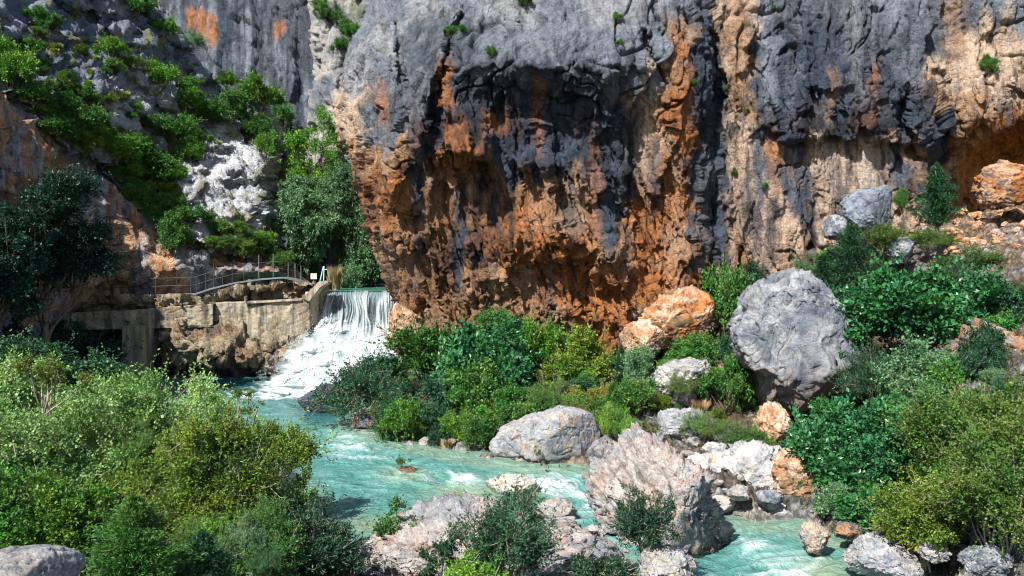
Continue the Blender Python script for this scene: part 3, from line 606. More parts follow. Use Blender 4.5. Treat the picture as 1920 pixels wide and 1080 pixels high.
def dam():
    # weir body behind the falling water
    wr = thing('weir', (-9.5, 49.8, 0), 'dark wet concrete weir wall behind the waterfall', 'weir')
    bm = bmesh.new(); box_bm(bm, -3.2, 4.2, -.35, .5, -1, 4.93); bm_obj('weir_wall', bm, plain('wet_concrete', (.06, .065, .06), .3, var=.5), wr, .05)
    # abutment wall
    lo = (-15, 47.5, 4)
    ab = thing('abutment_wall', lo, 'stained concrete wall holding back the river left of the waterfall', 'wall')
    wallgrid('wall', [(372, 568), (460, 566), (461, 566), (560, 561), (575, 558), (596, 532), (612, 528), (618, 532)], [(372, 612), (420, 640), (520, 668), (560, 640), (590, 606), (618, 556)], 372, 618, [(372, 47.5), (462, 47.5), (464, 47.1), (580, 47.1), (618, 48.9)], 1.0, M_conc, ab, lo, .10, 1.2, 301)
    prism('coping', [(461, 566), (566, 560), (566, 564), (461, 570)], 46.95, 48.2, M_conc2, ab, .02, lo)
    prism('side_wall', [(566, 560), (597, 528), (612, 526), (616, 530), (600, 540), (580, 566)], 46.9, 48.0, M_conc2, ab, .03, lo)
    for k in range(4): prism('step', [(566 + k * 6, 553 - k * 6), (590, 553 - k * 6), (590, 560 - k * 6), (566 + k * 6, 560 - k * 6)], 48.3 + k * .4, 49.6 + k * .4, M_conc2, ab, .02, lo)
    prism('post', [(458, 555), (462, 555), (462, 568), (458, 568)], 46.9, 47.1, M_conc2, ab, 0, lo)
    # channel beam with pillar
    lo = (-22, 45.4, 4)
    aq = thing('water_channel', lo, 'stained concrete channel running along the rock to a square pillar', 'channel')
    wallgrid('beam', [(120, 588), (230, 583), (374, 571), (420, 569)], [(120, 619), (230, 617), (400, 613), (420, 612)], 120, 400, [(120, 44.9), (300, 46.4), (420, 47.2)], 1.6, M_conc, aq, lo, .07, 1.0, 311)
    prism('pillar', [(228, 612), (265, 612), (265, 720), (228, 720)], 45.0, 46.6, M_conc, aq, .04, lo)
    # rock under and above the channel
    px = np.arange(60, 606, 2.4); py = np.arange(548, 728, 2.4); X, Y = np.meshgrid(px, py)
    top = np.interp(X, [60, 150, 360, 375, 440, 606], [560, 556, 550, 552, 535, 530]); Yy = top + (Y - 548) / 180 * (732 - top)
    D = table([60, 234, 246, 340, 420, 520, 575, 606], [548, 560, 575, 600, 620, 650, 680, 700, 728], [[46, 46.6, 46.8, 47, 48.0, 48.2, 48.6, 49.6], [45.8, 46.2, 46.4, 46.8, 48.3, 48.6, 49, 50], [45.6, 46.1, 46.3, 46.8, 49.4, 49.8, 50, 50], [46.6, 47.2, 47.4, 47.6, 48.4, 48.4, 49, 49.6],
        [49, 50, 46.9, 46.6, 47.2, 47.6, 48.4, 49.2], [50, 51, 46.7, 46.4, 46.2, 46.4, 47.6, 49], [51, 51, 47.0, 46.6, 46, 46, 47.4, 49], [52, 52, 49, 48.5, 48, 48, 48.4, 49], [53, 53, 52, 51, 51, 51, 50, 49]], X, Y)
    D = blur(D, 6, 2); P = PT(X, Yy, D)
    n1 = nz(X, Yy, 25, 40, 4, 331); n2 = nz(X, Yy, 60, 40, 3, 332)
    col = mxc(np.broadcast_to(np.array([.50, .42, .29]), X.shape + (3,)), BR, ss(.0, .4, n2) * .7); col = mxc(col, K * 1.5, ss(.1, .4, n1) * .6)
    col = mxc(col, np.array([.55, .47, .34]), ss(.1, .4, -n1) * .5); col = mxc(col, K, ss(672, 700, Yy + n1 * 30) * .7)
    cliff('rock_bank', P, .75, 1.9, 333, (1.4, 1, .8), col, M_cliff, 4)
    # dark recess right of the brown boss above the wall
dam()
def tubes(paths, sides=5):
    Vs = []; Fs = []; off = 0
    for pts_, r0, r1 in paths:
        P = np.asarray(pts_, float); n = len(P); t = np.gradient(P, axis=0); t /= np.linalg.norm(t, axis=1, keepdims=True) + 1e-9
        up = np.where(np.abs(t[:, 2:3]) > .9, np.array([[1., 0, 0]]), np.array([[0, 0, 1.]])); a = np.cross(t, up); a /= np.linalg.norm(a, axis=1, keepdims=True) + 1e-9; b = np.cross(t, a)
        ang = np.arange(sides) * 2 * np.pi / sides; rr = np.linspace(r0, r1, n)[:, None, None]
        V = P[:, None] + rr * (np.cos(ang)[None, :, None] * a[:, None] + np.sin(ang)[None, :, None] * b[:, None])
        i = np.arange(n * sides).reshape(n, sides) + off; j = np.roll(i, -1, axis=1)
        Fs.append(np.stack([i[:-1], j[:-1], j[1:], i[1:]], -1).reshape(-1, 4)); Vs.append(V.reshape(-1, 3)); off += n * sides
    return np.concatenate(Vs), np.concatenate(Fs)
def tube_obj(name, paths, mat, parent, sides=6):
    V, F = tubes(paths, sides); return link(name, mesh_np(name, V, F, True), mat, parent)
def railing():
    lo = np.array([-20., 48, 5])
    # walkway slab
    path = [(140, 558, 47.2), (250, 554, 47.4), (365, 550, 47.8), (395, 540, 48), (440, 529, 48.4), (490, 522, 48.9), (530, 519, 49.2), (556, 524, 49.6), (572, 531, 49.8)]
    Pp = np.array([PT(*p) for p in path]); tt = np.linspace(0, len(path) - 1, 90); Q = np.stack([np.interp(tt, range(len(path)), Pp[:, k]) for k in range(3)], -1)
    wk = thing('walkway', lo, 'narrow grey walkway climbing along the foot of the left rock wall', 'walkway')
    sec = [(0, 0), (0, -.10), (1.0, -.10), (1.0, 0)]
    V = np.stack([Q + np.array([0, a, b]) for a, b in sec + sec[:1]], 1) - lo
    link('deck', mesh_np('deck', V, grid_faces(*V.shape[:2]), False), M_galv, wk)
    rl = thing('railing', lo, 'thin metal railing with tall and short posts along the walkway', 'railing')
    for k, (px, tall) in enumerate(((154, 0), (199, 0), (245, 1), (291, 0), (330, 1), (357, 0), (369, 0), (385, 0), (400, 1), (417, 0), (435, 0), (457, 0), (485, 1), (512, 1), (540, 0), (553, 0), (564, 0))):
        xs = Pp[:, 0] / Pp[:, 1] * FPX + 960; b = np.array([np.interp(px, xs, Pp[:, j]) for j in range(3)]) + np.array([0, .03, 0]) - lo
        h = 1.45 if tall else .95
        tube_obj('post', [([b - [0, 0, .1], b + [0, 0, h]], .024, .024)], M_galv if px > 470 else M_metal, rl, 5)
    for h in (.5, .97): tube_obj('rail', [(Q - lo + np.array([0, .03, h]), .014, .014)], M_metal, rl, 4)
    b = PT(588, 531, 50.5)
    sg = thing('notice_board', b, 'small pale notice board on a post at the end of the walkway', 'sign')
    tube_obj('post', [([[0, 0, -.2], [0, 0, .55]], .03, .03)], M_galv, sg); bm = bmesh.new(); box_bm(bm, -.18, .22, -.06, -.03, .25, .62); bm_obj('panel', bm, plain('sign_panel', (.6, .58, .52)), sg, .01)
    b = PT(603, 528, 49.3)
    wn = thing('sluice_lift', b, 'pale blue metal sluice frame beside the weir crest', 'sluice')
    tube_obj('frame', [([[-.12, 0, -.1], [.12, 0, .95]], .04, .04), ([[.12, 0, -.1], [.16, 0, .95]], .04, .04), ([[.02, 0, .7], [.35, 0, .75]], .03, .03)], plain('blue_paint', (.35, .55, .62), .5), wn)
railing()

# ------------------------------------------------------------------ boulders
_ico = {}
def ico(l):
    if l not in _ico:
        bm = bmesh.new(); bmesh.ops.create_icosphere(bm, subdivisions=l, radius=1)
        _ico[l] = (np.array([v.co[:] for v in bm.verts]), np.array([[v.index for v in f.verts] for f in bm.faces])); bm.free()
    return _ico[l]
def boulder_mesh(V0, F, size, seed, cols, fac=.16, chis=12, fs=.45, stain=None, front=False, zoff=9):
    rg = np.random.default_rng(seed); V = V0.copy(); sz = np.array(size)
    for k in range(chis):
        n = rg.normal(size=3); n[1] = -abs(n[1]) - 1.1 if front else n[1]; n /= np.linalg.norm(n); s = (V @ n); h = s.max() * rg.uniform(.68, .92); V = V - np.maximum(s - h, 0)[:, None] * n * .92
    L = float(np.mean(sz)); ck = np.exp(-(vnoise(warp(V, .3 * L, .6 * L, seed) / (L * .55), seed + 77) / .035) ** 2); n = V / (np.linalg.norm(V, axis=1, keepdims=True) + 1e-9)
    q = V + seed * 3.1
    V = V + n * (rockd(q, fs * L, seed, 4, (1, 1, .8), .05, .10) * fac * .8 * L - .04 * L * ck)[:, None]
    for k in range(7):
        m_ = rg.normal(size=3); m_[1] = -abs(m_[1]) - .9 if front else m_[1]; m_ /= np.linalg.norm(m_); s = V @ m_; h = s.max() * rg.uniform(.62, .90); V = V - np.maximum(s - h, 0)[:, None] * m_ * .94
    V = V + n * (rockd(q * 1.0, fs * .55 * L, seed + 31, 4, (1, 1, 1), .03, .08) * fac * .24 * L - .025 * L * np.exp(-(vnoise(warp(q, .2 * L, .4 * L, seed) / (L * .3), seed + 78) / .04) ** 2))[:, None]
    a = fbm(q / (L * .7), 4, seed + 5); b = fbm(q / (L * .25), 4, seed + 9)
    c = mxc(np.broadcast_to(cols[0], V.shape), cols[1], ss(-.1, .2, a)); c = mxc(c, cols[2], ss(.05, .4, b) * .7)
    c = c * (1 - .4 * ck)[:, None]
    if stain is not None: c = mxc(c, stain, ss(.1, -.35, V[:, 2] / sz[2] + .3 + b * .5) * .8)
    c = c * (1 - .55 * ss(.20, .06, V[:, 2] + zoff + .05 * b))[:, None]   # wet band at the waterline
    return mesh_np('boulder', V, F, True, {'tint': c})
GR = (GL, G * .85, BU); WH = (W * .76, GL, np.array([.55, .46, .36])); OR = (T, O, Pc); PK = (np.array([.44, .40, .38]), GL * .85, np.array([.43, .30, .24])); DK = (B * 1.3, B, np.array([.13, .08, .07]))
def boulder(label, cx, cy, D, wpx, hpx, T_=None, seed=1, cols=GR, outline=None, lvl=6, group=None, name='boulder', stain=None, fac=.16, chis=12, fs=.45, rot=0, under=0):
    V0, F = ico(lvl)
    a = wpx / 2 / FPX * D; c = hpx / 2 / FPX * D; b = T_ or (a + c) / 2
    if outline:
        th = np.array([math.atan2(-(y - cy), x - cx) for x, y in outline]); r = np.array([math.hypot(x - cx, y - cy) for x, y in outline]) / FPX * D
        o = np.argsort(th); th = th[o]; r = r[o]; T2 = np.arctan2(V0[:, 2], V0[:, 0])
        Rr = np.interp(T2, np.concatenate([th - 2 * np.pi, th, th + 2 * np.pi]), np.tile(r, 3))
        q = np.sqrt(V0[:, 0] ** 2 + V0[:, 2] ** 2); k = q ** .4 / (q + 1e-6)
        V = np.stack([V0[:, 0] * Rr * k, np.sign(V0[:, 1]) * b * np.abs(V0[:, 1]) ** .8, V0[:, 2] * Rr * k], 1)
    else:
        V = V0 * np.array([a, b, c]); cr, sr = math.cos(rot), math.sin(rot)
        V = np.stack([V[:, 0] * cr - V[:, 2] * sr, V[:, 1], V[:, 0] * sr + V[:, 2] * cr], 1)
    if under: V[:, 1] += under * ss(.05, -.55, V[:, 2] / c) - .5 * under * np.exp(-((V[:, 2] / c + .1) / .2) ** 2)
    me = boulder_mesh(V, F, (a, b, c), seed, cols, fac, chis, fs, stain, bool(outline), float(PT(cx, cy, D)[2] - wlev(PT(cx, cy, D)[0], 0))); o = link(name, me, M_boulder); o.location = PT(cx, cy, D)
    tag(o, label, 'boulder' if name == 'boulder' else 'rock', group)
    return o
boulder('huge grey boulder leaning over the right bank with an undercut base', 1495, 640, 30.5, 230, 280, 2.6, 1, (GL * .9, G * .8, G * .6), [(1448, 530), (1475, 505), (1502, 498), (1530, 522), (1562, 572), (1578, 620), (1602, 672), (1622, 722), (1600, 752), (1570, 770), (1530, 775), (1490, 790), (1450, 765), (1432, 705), (1382, 655), (1372, 615), (1402, 582), (1412, 550)], 7, stain=np.array([.24, .19, .16]), fac=.13, chis=8, fs=.9, under=1.4)
boulder('long grey slab tilted against the foot of the streaked cliff', 1632, 392, 39, 100, 80, 1.2, 2, (G * 1.2, G, B), [(1583, 385), (1640, 358), (1672, 346), (1682, 356), (1680, 400), (1672, 432), (1630, 436), (1600, 425), (1582, 405)], 6, fac=.08)
boulder('small grey block under the long tilted slab', 1570, 428, 39, 56, 52, None, 3, GR)
boulder('grey rock on the slope right of the tilted slab', 1690, 470, 37, 60, 50, None, 103, GR)
boulder('white cracked boulder below the orange blocks', 1280, 712, 33, 125, 96, 1.3, 4, (W * .8, GL, G * .6), fac=.2)
boulder('wide grey slab sloping into the river beside the bushes', 1015, 838, 27.3, 205, 115, 1.7, 5, (GL, GL * .85, Pc * .9), [(916, 840), (935, 815), (975, 795), (1020, 780), (1060, 768), (1118, 785), (1124, 822), (1100, 855), (1050, 896), (1005, 884), (960, 868), (922, 860)], 7, stain=np.array([.5, .36, .22]), fac=.07, fs=.8)
boulder('upright brown-grey block propped on the wide river slab', 1132, 845, 26.8, 44, 68, .6, 6, (GL * .8, G * .7, T * .8), rot=.35)
boulder('pale stone wedged above the wide river slab', 1075, 790, 28.5, 66, 40, None, 106, WH)
boulder('long pink-grey rock ridge running down between the two channels', 1255, 965, 19.5, 270, 250, 2.3, 7, PK, [(1112, 915), (1140, 880), (1172, 842), (1200, 826), (1238, 838), (1290, 882), (1325, 940), (1362, 995), (1392, 1050), (1402, 1100), (1330, 1130), (1215, 1110), (1192, 1060), (1160, 1020), (1122, 975)], 7, stain=np.array([.5, .42, .34]), fac=.19, chis=16, fs=.35)
boulder('pinkish broken outcrop along the bottom edge of the photo', 900, 1085, 15.5, 560, 220, 2.2, 8, PK, [(600, 1110), (640, 1062), (690, 1035), (760, 985), (815, 962), (880, 968), (950, 985), (1010, 1020), (1070, 1010), (1120, 1030), (1180, 1060), (1200, 1120), (1050, 1180), (750, 1180)], 7, fac=.10, chis=6, fs=.22)
boulder('pale cream rock standing in the middle of the river', 958, 925, 23.2, 110, 66, None, 9, (W, np.array([.55, .48, .38]), GL), stain=np.array([.55, .45, .3]))
boulder('rounded pinkish boulder just above the left rapids outlet', 1043, 966, 20.6, 78, 62, None, 10, PK)
boulder('pale round boulder beside the foot of the rock ridge', 1215, 925, 20.5, 60, 60, None, 110, PK)
boulder('grey boulder in the channel right of the rock ridge', 1655, 1040, 17.7, 145, 92, 1.0, 11, (GL, W * .8, G), fac=.13)
boulder('pointed tan rock standing in the right channel', 1527, 1006, 19.2, 56, 62, None, 12, (np.array([.5, .4, .3]), GL, Pc))
boulder('low dark wet rock between the pointed rock and the green shrub', 1590, 995, 19.5, 56, 30, None, 112, (BR, G * .5, T))
boulder('dark wedge of rock at the water edge below the waterfall', 600, 758, 36, 84, 62, 1.1, 13, DK, [(562, 752), (590, 735), (625, 722), (650, 735), (650, 790), (610, 785), (585, 772)], 6, fac=.1)
boulder('large orange block leaning at the foot of the cliff', 1268, 605, 38.5, 130, 100, 1.6, 14, OR, [(1205, 610), (1225, 575), (1262, 558), (1300, 538), (1328, 552), (1330, 600), (1290, 640), (1240, 645)], 6)
boulder('smaller orange-pink block left of the large orange block', 1205, 632, 38, 90, 68, 1.2, 15, (Pc, T, O))
boulder('orange boulder sitting in the mouth of the cave', 1885, 348, 39.5, 112, 96, 1.6, 16, (T, O, B), fac=.13)
boulder('smooth pale rock in the bottom left corner', 15, 1108, 7.2, 260, 130, .8, 17, (GL, W * .75, G * .6), None, 6, fac=.05, chis=4)
boulder('tiny islet of tan rock with a shrub in the river', 762, 884, 25.6, 50, 18, None, 18, (np.array([.4, .3, .18]), T, BR), name='rock')
boulder('flat tan stone barely above the green water', 847, 933, 22.6, 42, 16, None, 19, (np.array([.55, .45, .3]), W * .8, T), name='rock')
boulder('flat cream stone at the water edge under the bushes', 880, 842, 28.6, 76, 26, None, 20, WH, name='rock')
boulder('brown overhanging rock at the water edge left of the bushes', 695, 800, 32.3, 90, 56, None, 21, (BR * 1.2, G * .6, T * .7))
boulder('white shelf of rock above the right channel', 1420, 905, 25, 190, 100, 1.4, 22, (W, GL, W * .85), [(1325, 880), (1370, 855), (1440, 842), (1495, 862), (1510, 905), (1515, 968), (1440, 972), (1370, 955), (1330, 920)], 7, fac=.14, fs=.35)
boulder('cream sloping rock between the ridge and the white shelf', 1325, 895, 25.5, 120, 90, None, 23, (W * .9, np.array([.5, .43, .34]), GL), fac=.18)
boulder('grey flat-faced block above the cream sloping rock', 1275, 795, 29, 120, 66, 1.2, 24, (GL, G, W * .8), lvl=6)
boulder('tan orange rock under the huge leaning boulder', 1452, 800, 29, 66, 90, .9, 25, (Pc, T, O))
boulder('orange stained rock at the right end of the white shelf', 1485, 895, 24, 90, 110, .9, 125, (T, Pc, O * .8))
for k_, (x_, y_, w_, h_, c_) in enumerate(((1352, 948, 70, 44, WH), (1405, 962, 84, 40, WH), (1462, 960, 70, 36, WH), (1518, 972, 60, 30, GR), (1300, 925, 60, 50, PK), (1440, 935, 60, 40, GR), (1385, 925, 50, 34, WH))):
    boulder(('pale rock at the waterline beside the ridge', 'wide cream rock at the waterline under the white shelf', 'low cream rock at the waterline under the white shelf', 'grey rock where the channel meets the right bushes', 'pink rock tucked behind the ridge', 'grey rock on the lower white shelf', 'small white rock low on the white shelf')[k_], x_, y_, 22.6 - k_ * .1, w_, h_, None, 140 + k_, c_, lvl=5, fac=.14)
boulder('bright white round rock on the bank above the white shelf', 1345, 850, 27, 60, 44, None, 26, WH)
boulder('white stone in the lower right corner behind the yellow bush', 1750, 1030, 17, 66, 46, None, 27, WH)
boulder('flat rock at the foot of the right bushes', 1850, 1050, 15.5, 120, 50, None, 28, GR)
boulder('tan cliff foot rock on the right edge under the fig bush', 1870, 665, 27.5, 170, 120, 2, 29, (T * .8, BR, G), fac=.22)
boulder('orange cliff foot rock beside the waterfall', 762, 620, 43.6, 60, 130, 1.6, 30, (T, BR, Pc), fac=.2)
boulder('small white block by the left rapids outlet', 1112, 1000, 18.6, 52, 30, None, 31, WH, name='rock')
boulder('pale stone half buried in the bushes', 843, 722, 35.5, 44, 30, None, 32, GR, name='rock')
boulder('round stone buried low in the bushes near the water', 850, 795, 31.5, 46, 30, None, 33, PK, name='rock')
boulder('pale low rock under the foreground leafy shrub', 1250, 1062, 16, 110, 60, .8, 34, WH)
boulder('cream block in the wet gap left of the ridge', 1205, 1000, 18.4, 62, 42, None, 35, WH, name='rock')
# loose stones: shared meshes
stones = []
for k in range(6):
    V0, F = ico(4); rg = np.random.default_rng(k + 60); stones.append(boulder_mesh(V0 * np.array([1, .8, .65]), F, (1, .8, .65), 60 + k, (W * .62, GL * .8, T), .16, 12, .6))
ostones = []
for k in range(5):
    V0, F = ico(4); ostones.append(boulder_mesh(V0 * np.array([1, .8, .7]), F, (1, .8, .7), 80 + k, (T, O * .9, Pc), .12, 14, .6))
rg = random.Random(5)
def stone(px, py, D, spx, meshes, label, group):
    o = link('stone', rg.choice(meshes), M_boulder); s = spx / 2 / FPX * D; D -= s * .5; o.location = PT(px, py, D); o.scale = (s * rg.uniform(.8, 1.3), s, s * rg.uniform(.7, 1)); o.rotation_euler = (rg.uniform(-.4, .4), rg.uniform(-.4, .4), rg.uniform(0, 6.3)); tag(o, label, 'stone', group)
for k in range(125):
    px = rg.uniform(1775, 1925); t = rg.random() ** .8; py = 378 + t * 85 + (1920 - px) * .1; stone(px, py, hit(px, py) - .1, rg.uniform(9, 30) * (1 + .5 * (rg.random() < .15)), ostones, 'loose orange stone in the scree below the cave', 'orange scree stones')
for k in range(60):
    px = rg.uniform(1540, 1920); py = rg.uniform(430, 560) if px > 1700 else rg.uniform(440, 500); stone(px, py, hit(px, py), rg.uniform(10, 34), stones, 'grey stone lying on the slope right of the cliff', 'grey slope stones')
for x0, x1, y0, y1, n, lab in ((1230, 1500, 765, 930, 40, 'small pale stone on the bank behind the rock ridge'), (930, 1180, 745, 800, 8, 'small stone above the wide river slab'), (1560, 1900, 985, 1075, 16, 'small stone at the water edge of the right channel'),
                          (640, 900, 815, 862, 14, 'small wet stone along the bushy shore'), (1080, 1215, 960, 1060, 10, 'small stone in the wet gap by the ridge'), (640, 1180, 1010, 1078, 26, 'broken pink stone on the foreground outcrop')):
    for k in range(n):
        px, py = rg.uniform(x0, x1), rg.uniform(y0, y1); D = hit(px, py) if n != 26 else 14.2; stone(px, py, D, rg.uniform(8, 26) * (1.4 if rg.random() < .2 else 1), stones, lab, lab.replace('small ', '') + 's')

# ------------------------------------------------------------------ plants
def leaves(rg, S_, E_, per, ll, lw, jit, droop=0.0, align=.6, t0=.3):
    n = len(S_) * per; tw = np.repeat(np.arange(len(S_)), per); t = rg.uniform(t0, 1.05, n)
    d = E_ - S_; L = np.linalg.norm(d, axis=1, keepdims=True) + 1e-9; dn = (d / L)[tw]
    c = S_[tw] + d[tw] * t[:, None] + rg.normal(size=(n, 3)) * jit
    a = dn * align + rg.normal(size=(n, 3)) * .55 + np.array([0, 0, -droop]); a /= np.linalg.norm(a, axis=1, keepdims=True)
    b = np.cross(a, rg.normal(size=(n, 3)) + np.array([0, 0, 1.2])); b /= np.linalg.norm(b, axis=1, keepdims=True) + 1e-9
    s = rg.uniform(.6, 1.25, n)[:, None]; nn = np.cross(a, b)
    V = np.stack([c, c + a * ll * .45 * s + b * lw * .5 * s + nn * lw * .12 * s, c + a * ll * s, c + a * ll * .5 * s - b * lw * .5 * s + nn * lw * .12 * s], 1)
    tv = rg.random(len(S_))[tw] * .45 + rg.random(n) * .55
    return V.reshape(-1, 3), np.repeat(tv, 4)
def plant_geo(style, seed, W_, H_, nl, ll, lw):
    rg = np.random.default_rng(seed); per = 12; nt_ = max(20, nl // per); stems = []
    if style in ('conifer',):
        z = rg.random(nt_) ** .8; lump = 1.0 + .35 * np.sin(z * 30 + rg.uniform(0, 6)) * .4; az = rg.uniform(0, 6.283, nt_)
        lump = lump * (.8 + .35 * np.sin(az * 3 + z * 9)); r = W_ / 2 * (1 - z) ** .75 * lump * rg.uniform(.45, 1.1, nt_); zz = z * H_ * .93 + .04 * H_
        E_ = np.stack([np.cos(az) * r, np.sin(az) * r, zz + r * .3], 1); S_ = E_ * np.array([.55, .55, 1]) - np.array([0, 0, .08 * H_])[None] * rg.random((nt_, 1))
        S_ = E_ - (E_ - S_) / (np.linalg.norm(E_ - S_, axis=1, keepdims=True) + 1e-6) * min(.45, W_ * .16)
        stems.append(([[0, 0, -.2], [0.02 * W_, 0, H_ * .5], [0, 0, H_ * .95]], .05 * W_ ** .5 + .02, .01))
        for k in range(40): i = rg.integers(nt_); stems.append(([[0, 0, E_[i, 2] * .8], S_[i], E_[i]], .02, .005))
        V, tv = leaves(rg, S_, E_, per, ll, lw, .02, 0, 1.0, .0)
    elif style == 'grass':
        n = nl; az = rg.uniform(0, 6.283, n); r = W_ / 2 * rg.random(n) ** .7; base = np.stack([np.cos(az) * r * .6, np.sin(az) * r * .6, np.zeros(n) - .03], 1)
        out = np.stack([np.cos(az), np.sin(az), 0 * az], 1) * rg.uniform(.05, .5, n)[:, None] * W_ * .6; h = H_ * rg.uniform(.45, 1.1, n)[:, None]
        sd = np.stack([-np.sin(az), np.cos(az), 0 * az], 1) * lw; up = np.array([0, 0, 1])
        V = np.stack([base - sd * .5, base + sd * .5, base + out * .5 + up * h * .7 + sd * .35, base + out + up * h], 1).reshape(-1, 3); tv = np.repeat(rg.random(n), 4)
        stems.append(([[0, 0, -.1], [0, 0, H_ * .3]], .02, .01))
    else:
        tree = style in ('tree', 'willow'); K_ = {'bush': 34, 'broad': 30, 'thin': 44, 'tree': 60, 'willow': 80, 'sprig': 9}[style]
        d = rg.normal(size=(K_, 3)); d[:, 2] = np.abs(d[:, 2]) * .9 - (.45 if tree else .15); d /= np.linalg.norm(d, axis=1, keepdims=True)
        rad = rg.uniform(.30, .97, K_)[:, None]; zc = H_ * (.58 if tree else .36)
        cen = d * rad * np.array([W_ / 2, W_ / 2, H_ * (.44 if tree else .6)]) + np.array([0, 0, zc]); cen[:, 2] = np.maximum(cen[:, 2], H_ * .1)
        lr = rg.uniform(.09, .25, K_) * min(W_, H_ * 1.1) * (.8 if tree else 1)
        if style == 'sprig': lr *= .8
        wts = lr ** 2 / (lr ** 2).sum(); li = rg.choice(K_, nt_, p=wts)
        dv = rg.normal(size=(nt_, 3)) + d[li] * .6 + np.array([0, 0, .25]); dv /= np.linalg.norm(dv, axis=1, keepdims=True)
        Lr = lr[li] * rg.uniform(.5, 1.0, nt_) * np.where(rg.random(nt_) < .10, 2.0, 1); E_ = cen[li] + dv * Lr[:, None]
        tl = np.minimum(lr[li] * .6, .5)[:, None] * rg.uniform(.6, 1.2, (nt_, 1)); S_ = E_ - (dv * .8 + d[li] * .2 + np.array([0, 0, .25 if style != 'willow' else -.2])) * tl
        ok = E_[:, 2] > .0; S_, E_ = S_[ok], E_[ok]
        V, tv = leaves(rg, S_, E_, per, ll, lw, .35 * ll, .5 if style == 'willow' else .1, .6, -.1); lv = np.repeat(np.repeat(rg.random(K_)[li][ok], per), 4); tv = tv * .65 + lv * .35
        for k in range(K_):
            if k == 0: ncore = min(K_, 14)
            b0 = np.array([rg.normal() * W_ * .03, rg.normal() * W_ * .03, -.25]) if not tree else np.array([0, 0, H_ * rg.uniform(.12, .5)])
            if k >= ncore: b0 = cen[np.argmin(((cen[:ncore] * np.array([1, 1, 1.5]) - cen[k]) ** 2).sum(1))] * .8
            mid = b0 * .45 + cen[k] * .55 + np.array([0, 0, -H_ * .05]) + rg.normal(size=3) * W_ * .03
            r0 = (.010 + .009 * H_ if not tree else .02 + .006 * H_) * (1 if k < ncore else .45); stems.append(([b0, (b0 + mid) / 2 + rg.normal(size=3) * W_ * .01, mid, cen[k], cen[k] + d[k] * lr[k] * .5], r0, .006))
        if tree: stems.append(([[0, 0, -.4], [W_ * .02, 0, H_ * .2], [-W_ * .02, 0, H_ * .45], [0, 0, H_ * .75]], .03 * H_ ** .9, .02))
        for i in rg.choice(len(S_), min(len(S_), 500 if style in ('thin', 'sprig') else 160), replace=False):
            c = cen[li[ok][i]]; stems.append(([c * .6 + S_[i] * .4, S_[i], E_[i]], .006 + .001 * H_, .003))
    F = np.arange(len(V)).reshape(-1, 4)
    lm = mesh_np('foliage', V, F, False, {'var': tv}); sv, sf = tubes(stems, 4); sm = mesh_np('stem', sv, sf, True)
    lm.materials.append(ML['mid']); sm.materials.append(M_bark)
    return lm, sm
_pg = {}
def proto(style, var, W_, H_, nl, ll, lw):
    k = (style, var, W_, H_)
    if k not in _pg: _pg[k] = plant_geo(style, hash_s(style) + var * 7, W_, H_, nl, ll, lw)
    return _pg[k]
def hash_s(s): return sum(ord(c) * (i + 3) for i, c in enumerate(s)) % 1000
SPEC = {'bush': (3., 2.4, 13000, .13, .075), 'broad': (3., 2.6, 9000, .20, .13), 'thin': (3., 2.6, 12000, .10, .045), 'conifer': (2., 3., 14000, .13, .035),
        'grass': (1.2, .8, 700, 1, .03), 'tree': (5., 7., 26000, .17, .10), 'willow': (5., 8., 34000, .22, .07), 'sprig': (1.6, 1.6, 1300, .09, .045)}
NAMES = {'bush': ('bush', 'bush'), 'broad': ('leafy_bush', 'bush'), 'thin': ('shrub', 'shrub'), 'conifer': ('juniper', 'juniper'), 'grass': ('grass_tuft', 'grass tuft'), 'tree': ('tree', 'tree'), 'willow': ('willow_tree', 'tree'), 'sprig': ('young_shrub', 'shrub')}
prs = random.Random(11); cnt = [0]
def plant(style, col, px, py, D, wpx, hpx, label, group=None, custom=None, stemmat=None, sink=.12):
    """px,py = foot of the plant"""
    if D is None: D = hit(px, py)
    cnt[0] += 1; W0, H0, nl, ll, lw = SPEC[style]
    Wm, Hm = wpx / FPX * D, hpx / FPX * D
    if custom: lm, sm = plant_geo(style, 500 + cnt[0], Wm, Hm, *custom); sc = (1, 1, 1)
    else: lm, sm = proto(style, cnt[0] % 3, W0, H0, nl, ll, lw); sc = (Wm / W0, Wm / W0, Hm / H0)
    nm, cat = NAMES[style]; loc = PT(px, py, D) - np.array([0, 0, sink])
    r = thing(nm, loc, label, cat, group); r.scale = sc; r.rotation_euler = (0, 0, prs.uniform(0, 6.28))
    tree = style in ('tree', 'willow')
    f = link('crown' if tree else 'foliage', lm, None, r); f.material_slots[0].link = 'OBJECT'; f.material_slots[0].material = ML[col]
    s = link('trunk' if tree else 'stem', sm, None, r); s.material_slots[0].link = 'OBJECT'; s.material_slots[0].material = stemmat or M_bark
    return r
